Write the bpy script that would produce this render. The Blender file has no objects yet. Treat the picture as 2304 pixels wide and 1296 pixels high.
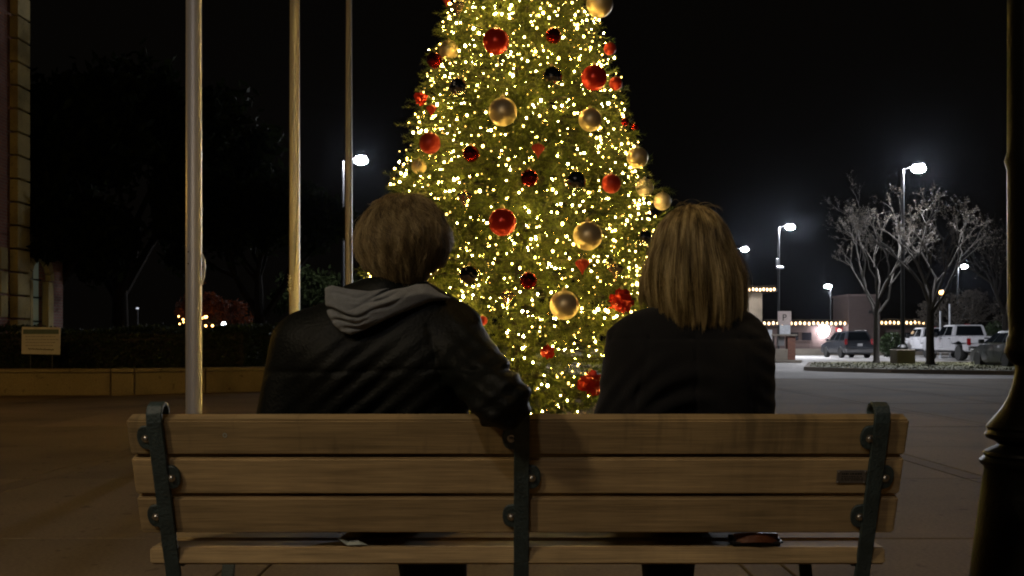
import bpy, bmesh, math, random
import numpy as np
from mathutils import Vector, Matrix

random.seed(7)
RNG = np.random.default_rng(7)
SC = bpy.context.scene
COL = SC.collection
R = math.radians
PI = math.pi

# ------------------------------------------------------------------ camera
F, CX, HY, H = 2304.0, 1152.0, 770.0, 0.975      # focal length in photo pixels, centre column, horizon row, eye height
GZ = -0.05                                        # level of the street and the parking lot; the plaza is at 0

def at(px, py, Y):
    return Vector(((px - CX) * Y / F, Y, H - (py - HY) * Y / F))

def xat(px, Y):
    return (px - CX) * Y / F

cam_d = bpy.data.cameras.new('camera')
cam = bpy.data.objects.new('camera', cam_d)
COL.objects.link(cam)
cam.location = (0, 0, H)
cam.rotation_euler = (R(90), 0, 0)
cam_d.sensor_width = 36
cam_d.lens = 36.0 * F / 2304.0
cam_d.shift_y = (HY - 648.0) / 2304.0
cam_d.clip_start = 0.05
cam_d.clip_end = 2000
SC.camera = cam

# ------------------------------------------------------------------ sky and exposure (night)
world = bpy.data.worlds.new('World')
SC.world = world
world.use_nodes = True
wn = world.node_tree
wn.nodes.clear()
w_out = wn.nodes.new('ShaderNodeOutputWorld')
w_bg = wn.nodes.new('ShaderNodeBackground')
w_sky = wn.nodes.new('ShaderNodeTexSky')
w_sky.sky_type = 'NISHITA'
w_sky.sun_disc = False
w_sky.sun_elevation = R(-5.0)
w_sky.sun_rotation = R(180.0)
w_mix = wn.nodes.new('ShaderNodeMix')
w_mix.data_type = 'RGBA'
w_mix.inputs[0].default_value = 0.94
w_mix.inputs[7].default_value = (0.017, 0.014, 0.011, 1)
wn.links.new(w_sky.outputs[0], w_mix.inputs[6])
wn.links.new(w_mix.outputs[2], w_bg.inputs[0])
w_bg.inputs[1].default_value = 0.095
wn.links.new(w_bg.outputs[0], w_out.inputs[0])

SC.view_settings.view_transform = 'Standard'
SC.view_settings.look = 'None'
SC.view_settings.exposure = 0.0
SC.view_settings.gamma = 1.0
SC.view_settings.use_curve_mapping = False
SC.render.engine = 'CYCLES'
SC.cycles.use_denoising = True
SC.cycles.filter_width = 2.0
SC.cycles.max_bounces = 6
SC.cycles.diffuse_bounces = 3
SC.cycles.glossy_bounces = 3
SC.cycles.transmission_bounces = 4
SC.cycles.volume_bounces = 0
SC.cycles.sample_clamp_indirect = 3.0
SC.cycles.use_light_tree = True
SC.cycles.caustics_reflective = False
SC.cycles.caustics_refractive = False

# ------------------------------------------------------------------ helpers
def tag(o, label=None, cat=None, group=None, kind=None):
    if label: o['label'] = label
    if cat: o['category'] = cat
    if group: o['group'] = group
    if kind: o['kind'] = kind
    return o

def link(o, parent=None):
    COL.objects.link(o)
    if parent is not None:
        o.parent = parent
    return o

def empty(name, loc=(0, 0, 0), rz=0.0):
    o = bpy.data.objects.new(name, None)
    o.location = loc
    o.rotation_euler = (0, 0, rz)
    o.empty_display_size = 0.1
    return link(o)

def copy_tree(o, parent=None):
    c = o.copy()
    COL.objects.link(c)
    c.parent = parent
    for ch in list(o.children):
        copy_tree(ch, c)
    return c

def np_mesh(name, V, Fc, smooth=False):
    """mesh from a float array of vertices and an int array (all tris or all quads)"""
    V = np.asarray(V, dtype=np.float32)
    Fc = np.asarray(Fc, dtype=np.int32)
    me = bpy.data.meshes.new(name)
    n, k = Fc.shape
    me.vertices.add(len(V))
    me.vertices.foreach_set('co', V.ravel())
    me.loops.add(n * k)
    me.loops.foreach_set('vertex_index', Fc.ravel())
    me.polygons.add(n)
    me.polygons.foreach_set('loop_start', np.arange(0, n * k, k, dtype=np.int32))
    me.update(calc_edges=True)
    if smooth:
        me.polygons.foreach_set('use_smooth', np.ones(n, dtype=bool))
    me.validate()
    return me

def mesh_obj(name, me, m, parent=None, loc=(0, 0, 0)):
    o = bpy.data.objects.new(name, me)
    if m is not None and not me.materials:
        me.materials.append(m)
    o.location = loc
    return link(o, parent)

class MB:
    """collects simple shapes; build() links them as ONE mesh object"""
    def __init__(s):
        s.v, s.f = [], []
    def add(s, vs, fs):
        b = len(s.v)
        s.v += [tuple(v) for v in vs]
        s.f += [tuple(i + b for i in f) for f in fs]
        return s
    def box(s, c, d, M=None):
        x, y, z = d[0] / 2, d[1] / 2, d[2] / 2
        vs = [Vector((i * x, j * y, k * z)) for k in (-1, 1) for j in (-1, 1) for i in (-1, 1)]
        if M is not None:
            vs = [M @ v for v in vs]
        c = Vector(c)
        return s.add([v + c for v in vs], [(0, 2, 3, 1), (4, 5, 7, 6), (0, 1, 5, 4), (2, 6, 7, 3), (0, 4, 6, 2), (1, 3, 7, 5)])
    def hexa(s, lo, hi):
        """box from 4 lower and 4 upper corners, same winding (counter-clockwise from above)"""
        return s.add(list(lo) + list(hi), [(3, 2, 1, 0), (4, 5, 6, 7), (0, 1, 5, 4), (1, 2, 6, 5), (2, 3, 7, 6), (3, 0, 4, 7)])
    def prism(s, poly, a, b, axis='x'):
        """polygon in the plane across the axis, extruded from a to b"""
        n = len(poly)
        def P(t, q):
            return {'x': (t, q[0], q[1]), 'y': (q[0], t, q[1]), 'z': (q[0], q[1], t)}[axis]
        vs = [P(a, q) for q in poly] + [P(b, q) for q in poly]
        fs = [tuple(range(n))[::-1], tuple(range(n, 2 * n))]
        fs += [(i, (i + 1) % n, n + (i + 1) % n, n + i) for i in range(n)]
        return s.add(vs, fs)
    def tube(s, pts, rad, n=8, caps=True):
        pts = [Vector(p) for p in pts]
        if not hasattr(rad, '__len__'):
            rad = [rad] * len(pts)
        vs, fs = [], []
        t0 = (pts[1] - pts[0]).normalized()
        up = Vector((0, 0, 1)) if abs(t0.z) < 0.9 else Vector((1, 0, 0))
        u = t0.cross(up).normalized()
        for i, p in enumerate(pts):
            t = (pts[min(i + 1, len(pts) - 1)] - pts[max(i - 1, 0)])
            t = t.normalized() if t.length > 1e-9 else t0
            u = (u - t * u.dot(t))
            u = u.normalized() if u.length > 1e-6 else t.orthogonal().normalized()
            w = t.cross(u)
            for k in range(n):
                a = 2 * PI * k / n
                vs.append(p + (u * math.cos(a) + w * math.sin(a)) * rad[i])
        for i in range(len(pts) - 1):
            for k in range(n):
                fs.append((i * n + k, i * n + (k + 1) % n, (i + 1) * n + (k + 1) % n, (i + 1) * n + k))
        if caps:
            fs.append(tuple(range(n))[::-1])
            fs.append(tuple(range((len(pts) - 1) * n, len(pts) * n)))
        return s.add(vs, fs)
    def lathe(s, prof, n=20, c=(0, 0, 0), M=None):
        c = Vector(c)
        vs, fs = [], []
        for r, z in prof:
            for k in range(n):
                a = 2 * PI * k / n
                q = Vector((r * math.cos(a), r * math.sin(a), z))
                if M is not None: q = M @ q
                vs.append(q + c)
        for i in range(len(prof) - 1):
            for k in range(n):
                fs.append((i * n + k, i * n + (k + 1) % n, (i + 1) * n + (k + 1) % n, (i + 1) * n + k))
        fs.append(tuple(range(n))[::-1])
        fs.append(tuple(range((len(prof) - 1) * n, len(prof) * n)))
        return s.add(vs, fs)
    def ball(s, c, r, n=16, m=10, M=None):
        if not hasattr(r, '__len__'): r = (r, r, r)
        c = Vector(c)
        vs = []
        fs = []
        for i in range(m + 1):
            th = PI * i / m
            for k in range(n):
                a = 2 * PI * k / n
                q = Vector((r[0] * math.sin(th) * math.cos(a), r[1] * math.sin(th) * math.sin(a), r[2] * math.cos(th)))
                if M is not None: q = M @ q
                vs.append(q + c)
        for i in range(m):
            for k in range(n):
                fs.append((i * n + k, (i + 1) * n + k, (i + 1) * n + (k + 1) % n, i * n + (k + 1) % n))
        return s.add(vs, fs)
    def build(s, name, m, parent=None, loc=(0, 0, 0), smooth=False, bevel=0.0, seg=1):
        me = bpy.data.meshes.new(name)
        me.from_pydata(s.v, [], s.f)
        bm = bmesh.new()
        bm.from_mesh(me)
        bmesh.ops.remove_doubles(bm, verts=bm.verts, dist=1e-5)
        bmesh.ops.dissolve_degenerate(bm, edges=bm.edges, dist=1e-6)
        bmesh.ops.recalc_face_normals(bm, faces=bm.faces)
        if bevel:
            es = [e for e in bm.edges if len(e.link_faces) == 2 and e.calc_face_angle(0) > 0.5]
            bmesh.ops.bevel(bm, geom=es, offset=bevel, segments=seg, affect='EDGES', clamp_overlap=True)
        bm.to_mesh(me)
        bm.free()
        me.update()
        o = mesh_obj(name, me, m, parent, loc)
        if smooth:
            me.polygons.foreach_set('use_smooth', np.ones(len(me.polygons), dtype=bool))
            if smooth == 'auto':
                try:
                    me.set_sharp_from_angle(angle=R(38))
                except Exception:
                    pass
        return o

# ------------------------------------------------------------------ materials
MATS = {}
def base_mat(name):
    m = bpy.data.materials.new(name)
    m.use_nodes = True
    nt = m.node_tree
    nt.nodes.clear()
    out = nt.nodes.new('ShaderNodeOutputMaterial')
    b = nt.nodes.new('ShaderNodeBsdfPrincipled')
    nt.links.new(b.outputs[0], out.inputs[0])
    MATS[name] = m
    return m, nt, b, out

def ramp(nt, stops, interp='LINEAR'):
    r = nt.nodes.new('ShaderNodeValToRGB')
    cr = r.color_ramp
    cr.interpolation = interp
    while len(cr.elements) < len(stops):
        cr.elements.new(0.5)
    for e, (p, c) in zip(cr.elements, stops):
        e.position = p
        e.color = (c[0], c[1], c[2], 1)
    return r

def pm(name, col, rough=0.6, metal=0.0, var=0.2, scale=8.0, bump=0.0, bscale=60.0, coat=0.0, sheen=0.0, stretch=(1, 1, 1), island=0.0, spec=0.5, transl=0.0, rvar=0.0):
    m, nt, b, out = base_mat(name)
    tc = nt.nodes.new('ShaderNodeTexCoord')
    mp = nt.nodes.new('ShaderNodeMapping')
    mp.inputs['Scale'].default_value = stretch
    nt.links.new(tc.outputs['Object'], mp.inputs[0])
    nz = nt.nodes.new('ShaderNodeTexNoise')
    nz.inputs['Scale'].default_value = scale
    nz.inputs['Detail'].default_value = 6
    nz.inputs['Roughness'].default_value = 0.6
    nt.links.new(mp.outputs[0], nz.inputs['Vector'])
    lo = [max(0, c * (1 - var)) for c in col]
    hi = [min(1, c * (1 + var)) for c in col]
    rp = ramp(nt, [(0.3, lo), (0.7, hi)])
    nt.links.new(nz.outputs['Fac'], rp.inputs[0])
    src = rp.outputs[0]
    if island:
        g = nt.nodes.new('ShaderNodeNewGeometry')
        mr = nt.nodes.new('ShaderNodeMapRange')
        mr.inputs['To Min'].default_value = 1 - island
        mr.inputs['To Max'].default_value = 1 + island
        nt.links.new(g.outputs['Random Per Island'], mr.inputs[0])
        mx = nt.nodes.new('ShaderNodeVectorMath')
        mx.operation = 'SCALE'
        nt.links.new(src, mx.inputs[0])
        nt.links.new(mr.outputs[0], mx.inputs['Scale'])
        src = mx.outputs[0]
    nt.links.new(src, b.inputs['Base Color'])
    b.inputs['Roughness'].default_value = rough
    if rvar:
        mr2 = nt.nodes.new('ShaderNodeMapRange')
        mr2.inputs['To Min'].default_value = max(0.03, rough - rvar)
        mr2.inputs['To Max'].default_value = min(1, rough + rvar)
        nt.links.new(nz.outputs['Fac'], mr2.inputs[0])
        nt.links.new(mr2.outputs[0], b.inputs['Roughness'])
    b.inputs['Metallic'].default_value = metal
    b.inputs['Specular IOR Level'].default_value = spec
    b.inputs['Coat Weight'].default_value = coat
    b.inputs['Sheen Weight'].default_value = sheen
    if bump:
        n2 = nt.nodes.new('ShaderNodeTexNoise')
        n2.inputs['Scale'].default_value = bscale
        n2.inputs['Detail'].default_value = 5
        nt.links.new(mp.outputs[0], n2.inputs['Vector'])
        bp = nt.nodes.new('ShaderNodeBump')
        bp.inputs['Strength'].default_value = bump
        bp.inputs['Distance'].default_value = 0.01
        nt.links.new(n2.outputs['Fac'], bp.inputs['Height'])
        nt.links.new(bp.outputs[0], b.inputs['Normal'])
    if transl:
        tr = nt.nodes.new('ShaderNodeBsdfTranslucent')
        nt.links.new(src, tr.inputs[0])
        ms = nt.nodes.new('ShaderNodeMixShader')
        ms.inputs[0].default_value = transl
        nt.links.new(b.outputs[0], ms.inputs[1])
        nt.links.new(tr.outputs[0], ms.inputs[2])
        nt.links.new(ms.outputs[0], out.inputs[0])
    return m

def em(name, col, strength):
    m, nt, b, out = base_mat(name)
    b.inputs['Base Color'].default_value = (0.8, 0.8, 0.8, 1)
    b.inputs['Emission Color'].default_value = (col[0], col[1], col[2], 1)
    b.inputs['Emission Strength'].default_value = strength
    return m

def bulb_mat(name, col, lo, hi, per_object):
    m, nt, b, out = base_mat(name)
    b.inputs['Base Color'].default_value = (0.8, 0.8, 0.8, 1)
    b.inputs['Emission Color'].default_value = (col[0], col[1], col[2], 1)
    src = nt.nodes.new('ShaderNodeObjectInfo').outputs['Random'] if per_object else nt.nodes.new('ShaderNodeNewGeometry').outputs['Random Per Island']
    pw = nt.nodes.new('ShaderNodeMath'); pw.operation = 'POWER'; pw.inputs[1].default_value = 2.6
    ma = nt.nodes.new('ShaderNodeMath'); ma.operation = 'MULTIPLY_ADD'; ma.inputs[1].default_value = hi; ma.inputs[2].default_value = lo
    nt.links.new(src, pw.inputs[0]); nt.links.new(pw.outputs[0], ma.inputs[0]); nt.links.new(ma.outputs[0], b.inputs['Emission Strength'])
    return m

def glass_mat(name, col, rough=0.05):
    m, nt, b, out = base_mat(name)
    b.inputs['Base Color'].default_value = (col[0], col[1], col[2], 1)
    b.inputs['Roughness'].default_value = rough
    b.inputs['Coat Weight'].default_value = 0.6
    b.inputs['Coat Roughness'].default_value = 0.03
    return m

# weathered slats: grain along the length, grime streaks that run down from the top edge
def wood_mat(name, base, stain):
    m, nt, b, out = base_mat(name)
    tc = nt.nodes.new('ShaderNodeTexCoord')
    mp = nt.nodes.new('ShaderNodeMapping'); mp.inputs['Scale'].default_value = (1.6, 30, 30)
    nt.links.new(tc.outputs['Object'], mp.inputs[0])
    oi = nt.nodes.new('ShaderNodeObjectInfo')
    ad = nt.nodes.new('ShaderNodeVectorMath'); ad.operation = 'ADD'
    sc = nt.nodes.new('ShaderNodeVectorMath'); sc.operation = 'SCALE'; sc.inputs[0].default_value = (37, 11, 5)
    nt.links.new(oi.outputs['Random'], sc.inputs['Scale'])
    nt.links.new(mp.outputs[0], ad.inputs[0]); nt.links.new(sc.outputs[0], ad.inputs[1])
    nz = nt.nodes.new('ShaderNodeTexNoise'); nz.inputs['Scale'].default_value = 2.2; nz.inputs['Detail'].default_value = 8; nz.inputs['Roughness'].default_value = 0.65
    nt.links.new(ad.outputs[0], nz.inputs['Vector'])
    rp = ramp(nt, [(0.25, [c * 0.62 for c in base]), (0.5, base), (0.75, [c * 1.28 for c in base])])
    nt.links.new(nz.outputs['Fac'], rp.inputs[0])
    # broad blotches
    n3 = nt.nodes.new('ShaderNodeTexNoise'); n3.inputs['Scale'].default_value = 4.0; n3.inputs['Detail'].default_value = 5
    nt.links.new(tc.outputs['Object'], n3.inputs['Vector'])
    r3 = ramp(nt, [(0.35, (0.84, 0.84, 0.84)), (0.65, (1.08, 1.08, 1.08))])
    nt.links.new(n3.outputs['Fac'], r3.inputs[0])
    mu = nt.nodes.new('ShaderNodeMix'); mu.data_type = 'RGBA'; mu.blend_type = 'MULTIPLY'; mu.inputs[0].default_value = 1
    nt.links.new(rp.outputs[0], mu.inputs[6]); nt.links.new(r3.outputs[0], mu.inputs[7])
    # grime streaks, vertical
    m4 = nt.nodes.new('ShaderNodeMapping'); m4.inputs['Scale'].default_value = (34, 3, 5)
    nt.links.new(tc.outputs['Object'], m4.inputs[0])
    n4 = nt.nodes.new('ShaderNodeTexNoise'); n4.inputs['Scale'].default_value = 1.0; n4.inputs['Detail'].default_value = 6
    nt.links.new(m4.outputs[0], n4.inputs['Vector'])
    n5 = nt.nodes.new('ShaderNodeTexNoise'); n5.inputs['Scale'].default_value = 2.6
    nt.links.new(tc.outputs['Object'], n5.inputs['Vector'])
    ml = nt.nodes.new('ShaderNodeMath'); ml.operation = 'MULTIPLY'
    nt.links.new(n4.outputs['Fac'], ml.inputs[0]); nt.links.new(n5.outputs['Fac'], ml.inputs[1])
    r4 = ramp(nt, [(0.27, (0, 0, 0)), (0.40, (stain, stain, stain))])
    nt.links.new(ml.outputs[0], r4.inputs[0])
    mx = nt.nodes.new('ShaderNodeMix'); mx.data_type = 'RGBA'
    mx.inputs[7].default_value = (0.035, 0.028, 0.018, 1)
    nt.links.new(r4.outputs[0], mx.inputs[0]); nt.links.new(mu.outputs[2], mx.inputs[6])
    nf = nt.nodes.new('ShaderNodeTexNoise'); nf.inputs['Scale'].default_value = 1.0; nf.inputs['Detail'].default_value = 3
    mf = nt.nodes.new('ShaderNodeMapping'); mf.inputs['Scale'].default_value = (9, 420, 420)
    nt.links.new(tc.outputs['Object'], mf.inputs[0]); nt.links.new(mf.outputs[0], nf.inputs['Vector'])
    mr = nt.nodes.new('ShaderNodeMapRange'); mr.inputs['From Min'].default_value = 0.3; mr.inputs['From Max'].default_value = 0.7; mr.inputs['To Min'].default_value = 0.80; mr.inputs['To Max'].default_value = 1.16
    nt.links.new(nf.outputs['Fac'], mr.inputs[0])
    mo = nt.nodes.new('ShaderNodeMapRange'); mo.inputs['To Min'].default_value = 0.84; mo.inputs['To Max'].default_value = 1.12
    nt.links.new(oi.outputs['Random'], mo.inputs[0])
    mm = nt.nodes.new('ShaderNodeMath'); mm.operation = 'MULTIPLY'; nt.links.new(mr.outputs[0], mm.inputs[0]); nt.links.new(mo.outputs[0], mm.inputs[1])
    sv = nt.nodes.new('ShaderNodeVectorMath'); sv.operation = 'SCALE'; nt.links.new(mx.outputs[2], sv.inputs[0]); nt.links.new(mm.outputs[0], sv.inputs['Scale'])
    nt.links.new(sv.outputs[0], b.inputs['Base Color'])
    b.inputs['Roughness'].default_value = 0.72
    bp = nt.nodes.new('ShaderNodeBump'); bp.inputs['Strength'].default_value = 0.35; bp.inputs['Distance'].default_value = 0.002
    nt.links.new(nz.outputs['Fac'], bp.inputs['Height']); nt.links.new(bp.outputs[0], b.inputs['Normal'])
    return m

def concrete_mat(name, base, big=0.6, rough=0.85):
    m, nt, b, out = base_mat(name)
    tc = nt.nodes.new('ShaderNodeTexCoord')
    g = nt.nodes.new('ShaderNodeNewGeometry')
    n1 = nt.nodes.new('ShaderNodeTexNoise'); n1.inputs['Scale'].default_value = big; n1.inputs['Detail'].default_value = 7
    n2 = nt.nodes.new('ShaderNodeTexNoise'); n2.inputs['Scale'].default_value = 55; n2.inputs['Detail'].default_value = 4
    nt.links.new(g.outputs['Position'], n1.inputs['Vector']); nt.links.new(g.outputs['Position'], n2.inputs['Vector'])
    r1 = ramp(nt, [(0.3, [c * 0.66 for c in base]), (0.5, base), (0.72, [c * 1.2 for c in base])])
    r2 = ramp(nt, [(0.3, (0.78, 0.78, 0.78)), (0.7, (1.12, 1.12, 1.12))])
    nt.links.new(n1.outputs['Fac'], r1.inputs[0]); nt.links.new(n2.outputs['Fac'], r2.inputs[0])
    mu = nt.nodes.new('ShaderNodeMix'); mu.data_type = 'RGBA'; mu.blend_type = 'MULTIPLY'; mu.inputs[0].default_value = 1
    nt.links.new(r1.outputs[0], mu.inputs[6]); nt.links.new(r2.outputs[0], mu.inputs[7])
    n3 = nt.nodes.new('ShaderNodeTexNoise'); n3.inputs['Scale'].default_value = 7.0; n3.inputs['Detail'].default_value = 2
    nt.links.new(g.outputs['Position'], n3.inputs['Vector'])
    r3 = ramp(nt, [(0.66, (1, 1, 1)), (0.70, (0.66, 0.64, 0.62))])
    nt.links.new(n3.outputs['Fac'], r3.inputs[0])
    mu3 = nt.nodes.new('ShaderNodeMix'); mu3.data_type = 'RGBA'; mu3.blend_type = 'MULTIPLY'; mu3.inputs[0].default_value = 1
    nt.links.new(mu.outputs[2], mu3.inputs[6]); nt.links.new(r3.outputs[0], mu3.inputs[7]); mu = mu3
    oi = nt.nodes.new('ShaderNodeObjectInfo')
    mr = nt.nodes.new('ShaderNodeMapRange'); mr.inputs['To Min'].default_value = 0.86; mr.inputs['To Max'].default_value = 1.1
    nt.links.new(oi.outputs['Random'], mr.inputs[0])
    sc = nt.nodes.new('ShaderNodeVectorMath'); sc.operation = 'SCALE'
    nt.links.new(mu.outputs[2], sc.inputs[0]); nt.links.new(mr.outputs[0], sc.inputs['Scale'])
    nt.links.new(sc.outputs[0], b.inputs['Base Color'])
    b.inputs['Roughness'].default_value = rough
    b.inputs['Specular IOR Level'].default_value = 0.12
    bp = nt.nodes.new('ShaderNodeBump'); bp.inputs['Strength'].default_value = 0.25; bp.inputs['Distance'].default_value = 0.004
    nt.links.new(n2.outputs['Fac'], bp.inputs['Height']); nt.links.new(bp.outputs[0], b.inputs['Normal'])
    return m

def brick_mat(name, c1, c2, mortar, scale=1.0):
    m, nt, b, out = base_mat(name)
    tc = nt.nodes.new('ShaderNodeTexCoord')
    sp = nt.nodes.new('ShaderNodeSeparateXYZ'); cb = nt.nodes.new('ShaderNodeCombineXYZ')
    ad = nt.nodes.new('ShaderNodeMath'); ad.operation = 'ADD'
    nt.links.new(tc.outputs['Object'], sp.inputs[0])
    nt.links.new(sp.outputs[0], ad.inputs[0]); nt.links.new(sp.outputs[1], ad.inputs[1])
    nt.links.new(ad.outputs[0], cb.inputs[0]); nt.links.new(sp.outputs[2], cb.inputs[1])
    br = nt.nodes.new('ShaderNodeTexBrick')
    br.inputs['Color1'].default_value = (*c1, 1); br.inputs['Color2'].default_value = (*c2, 1); br.inputs['Mortar'].default_value = (*mortar, 1)
    br.inputs['Scale'].default_value = scale
    br.inputs['Brick Width'].default_value = 0.22; br.inputs['Row Height'].default_value = 0.075; br.inputs['Mortar Size'].default_value = 0.008
    nt.links.new(cb.outputs[0], br.inputs['Vector'])
    nt.links.new(br.outputs['Color'], b.inputs['Base Color'])
    b.inputs['Roughness'].default_value = 0.85
    bp = nt.nodes.new('ShaderNodeBump'); bp.inputs['Strength'].default_value = 0.5; bp.inputs['Distance'].default_value = 0.01; bp.invert = True
    nt.links.new(br.outputs['Fac'], bp.inputs['Height']); nt.links.new(bp.outputs[0], b.inputs['Normal'])
    return m

M_WOOD_TOP = wood_mat('slat_wood_grimy', (0.37, 0.262, 0.122), 0.42)
M_WOOD = wood_mat('slat_wood', (0.40, 0.285, 0.140), 0.10)
M_IRON = pm('green_cast_iron', (0.032, 0.050, 0.052), 0.45, 0.0, 0.3, 30, 0.4, 160)
M_BOLT = pm('bolt_steel', (0.45, 0.43, 0.40), 0.35, 1.0, 0.2, 60)
M_PLAQUE = pm('plaque_metal', (0.20, 0.19, 0.18), 0.45, 0.7, 0.15, 40)
M_DARKTXT = pm('engraved_dark', (0.03, 0.028, 0.025), 0.7)
M_SLAB = concrete_mat('plaza_concrete', (0.205, 0.150, 0.092))
M_BAND = concrete_mat('plaza_band', (0.190, 0.138, 0.085))
M_PLAZA = concrete_mat('plaza_joint', (0.10, 0.083, 0.066))
M_ASPH = concrete_mat('concrete_lot', (0.43, 0.415, 0.41), 0.18)
M_KERB = concrete_mat('kerb_concrete', (0.24, 0.21, 0.175))
M_PLANTER = concrete_mat('planter_wall', (0.26, 0.20, 0.105), 1.2)
M_CAP = concrete_mat('planter_cap', (0.30, 0.235, 0.13), 1.2)
M_SOIL = pm('soil', (0.03, 0.02, 0.012), 0.95, 0, 0.4, 12, 0.6, 40)
M_GRASS = pm('grass', (0.075, 0.075, 0.025), 0.85, 0, 0.3, 3, island=0.5)
M_POLE = pm('brushed_aluminium', (0.78, 0.77, 0.82), 0.34, 0.2, 0.08, 4, 0.12, 30, stretch=(30, 30, 0.3))
M_ROPE = pm('rope', (0.45, 0.40, 0.33), 0.9, 0, 0.2, 60)
M_BLACKIRON = pm('black_paint_iron', (0.0018, 0.0017, 0.0016), 0.42, 0.0, 0.2, 20, 0.15, 60, spec=0.06)
M_DARKSTEEL = pm('dark_bronze_steel', (0.025, 0.025, 0.027), 0.4, 0.3, 0.2, 20)
M_GREYSTEEL = pm('grey_steel', (0.25, 0.25, 0.26), 0.4, 0.6, 0.15, 20)
M_NEEDLE = pm('fir_needles', (0.108, 0.135, 0.024), 0.5, 0, 0.35, 2.0, island=0.6, transl=0.45)
M_BARKD = pm('dark_bark', (0.045, 0.036, 0.028), 0.9, 0, 0.35, 14, 0.6, 40)
M_BARK = pm('grey_bark', (0.062, 0.055, 0.048), 0.9, 0, 0.35, 14, 0.6, 40)
M_WIRE = pm('green_wire', (0.012, 0.030, 0.012), 0.5)
M_LEAFD = pm('dark_leaves', (0.011, 0.015, 0.005), 0.9, 0, 0.3, 2, island=0.5, transl=0.25, spec=0.05)
M_BARKO = pm('oak_bark', (0.012, 0.010, 0.008), 0.95, 0, 0.35, 14, 0.6, 40, spec=0.1)
M_HEDGE = pm('hedge_leaves', (0.024, 0.042, 0.012), 0.5, 0, 0.3, 2, island=0.5, transl=0.2)
M_LEAFR = pm('red_leaves', (0.13, 0.032, 0.010), 0.8, 0, 0.3, 2, island=0.4, transl=0.35)
M_LEAFP = pm('withered_leaves', (0.070, 0.058, 0.045), 0.75, 0, 0.3, 2, island=0.35, transl=0.3)
M_SKIN = pm('skin', (0.46, 0.27, 0.20), 0.5, 0, 0.08, 30)
M_LEATHER = pm('black_leather', (0.0045, 0.0052, 0.0042), 0.55, 0, 0.3, 14, 0.3, 130, spec=0.16)
M_COAT = pm('black_wool', (0.0068, 0.0066, 0.0068), 0.85, 0, 0.3, 20, 0.3, 300, sheen=0.12, spec=0.15)
M_JEANS = pm('dark_trousers', (0.006, 0.007, 0.011), 0.8, 0, 0.2, 30, 0.2, 200)
M_SHOE = pm('black_shoe', (0.010, 0.010, 0.010), 0.45)
M_HOOD = pm('grey_jersey', (0.185, 0.195, 0.205), 0.95, 0, 0.22, 40, 0.7, 420, sheen=0.2)
M_BROWN = pm('brown_leather', (0.11, 0.035, 0.012), 0.45, 0, 0.25, 18, 0.2, 120)
M_PAPER = pm('white_paper', (0.34, 0.37, 0.32), 0.8)
M_EYE = pm('eye', (0.5, 0.48, 0.45), 0.2)
M_LIP = pm('lip', (0.38, 0.13, 0.11), 0.5)

def hair_mat(name, dark, mid, light):
    m, nt, b, out = base_mat(name)
    g = nt.nodes.new('ShaderNodeNewGeometry')
    tc = nt.nodes.new('ShaderNodeTexCoord')
    mp = nt.nodes.new('ShaderNodeMapping'); mp.inputs['Scale'].default_value = (55, 40, 2.2)
    nt.links.new(tc.outputs['Object'], mp.inputs[0])
    nz = nt.nodes.new('ShaderNodeTexNoise'); nz.inputs['Scale'].default_value = 1.0; nz.inputs['Detail'].default_value = 3
    nt.links.new(mp.outputs[0], nz.inputs['Vector'])
    mr = nt.nodes.new('ShaderNodeMapRange'); mr.inputs['To Min'].default_value = -0.16; mr.inputs['To Max'].default_value = 0.16
    nt.links.new(g.outputs['Random Per Island'], mr.inputs[0])
    ad = nt.nodes.new('ShaderNodeMath'); ad.operation = 'ADD'
    nt.links.new(nz.outputs['Fac'], ad.inputs[0]); nt.links.new(mr.outputs[0], ad.inputs[1])
    rp = ramp(nt, [(0.28, dark), (0.5, mid), (0.74, light)])
    nt.links.new(ad.outputs[0], rp.inputs[0])
    nt.links.new(rp.outputs[0], b.inputs['Base Color'])
    b.inputs['Roughness'].default_value = 0.42
    b.inputs['Specular IOR Level'].default_value = 0.45
    tr = nt.nodes.new('ShaderNodeBsdfTranslucent'); nt.links.new(rp.outputs[0], tr.inputs[0])
    ms = nt.nodes.new('ShaderNodeMixShader'); ms.inputs[0].default_value = 0.28
    nt.links.new(b.outputs[0], ms.inputs[1]); nt.links.new(tr.outputs[0], ms.inputs[2]); nt.links.new(ms.outputs[0], out.inputs[0])
    return m
M_HAIRM = hair_mat('hair_sandy', (0.090, 0.062, 0.027), (0.36, 0.262, 0.122), (0.64, 0.51, 0.28))
M_HAIRW = hair_mat('hair_blonde', (0.055, 0.034, 0.010), (0.33, 0.23, 0.085), (0.76, 0.60, 0.30))

M_GOLD = pm('gold_satin', (0.88, 0.70, 0.42), 0.42, 0.70, 0.10, 6, rvar=0.06)
M_LAMPLIT = pm('lamplit_satin', (0.72, 0.62, 0.56), 0.42, 0.6, 0.06, 6)  # pinkish grey from the parking lamps put into the ball colour
M_RED = pm('red_gloss', (0.72, 0.035, 0.014), 0.22, 0.40, 0.1, 6)
M_REDM = pm('red_satin', (0.60, 0.045, 0.022), 0.42, 0.35, 0.1, 6)
M_REDD = pm('dark_red_mirror', (0.30, 0.012, 0.010), 0.10, 0.9, 0.1, 6)
M_MIRR = pm('silver_mirror', (0.62, 0.60, 0.60), 0.06, 1.0, 0.05, 6)
M_CLEAR = pm('champagne_mirror', (0.80, 0.66, 0.52), 0.14, 0.9, 0.05, 6)
M_CAPG = pm('ornament_cap', (0.55, 0.42, 0.2), 0.3, 1.0)
M_BULB = bulb_mat('warm_bulb', (1.0, 0.66, 0.16), 3.0, 300.0, True)
M_BULBS = bulb_mat('warm_bulb_small', (1.0, 0.63, 0.145), 1.5, 300.0, False)
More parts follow.
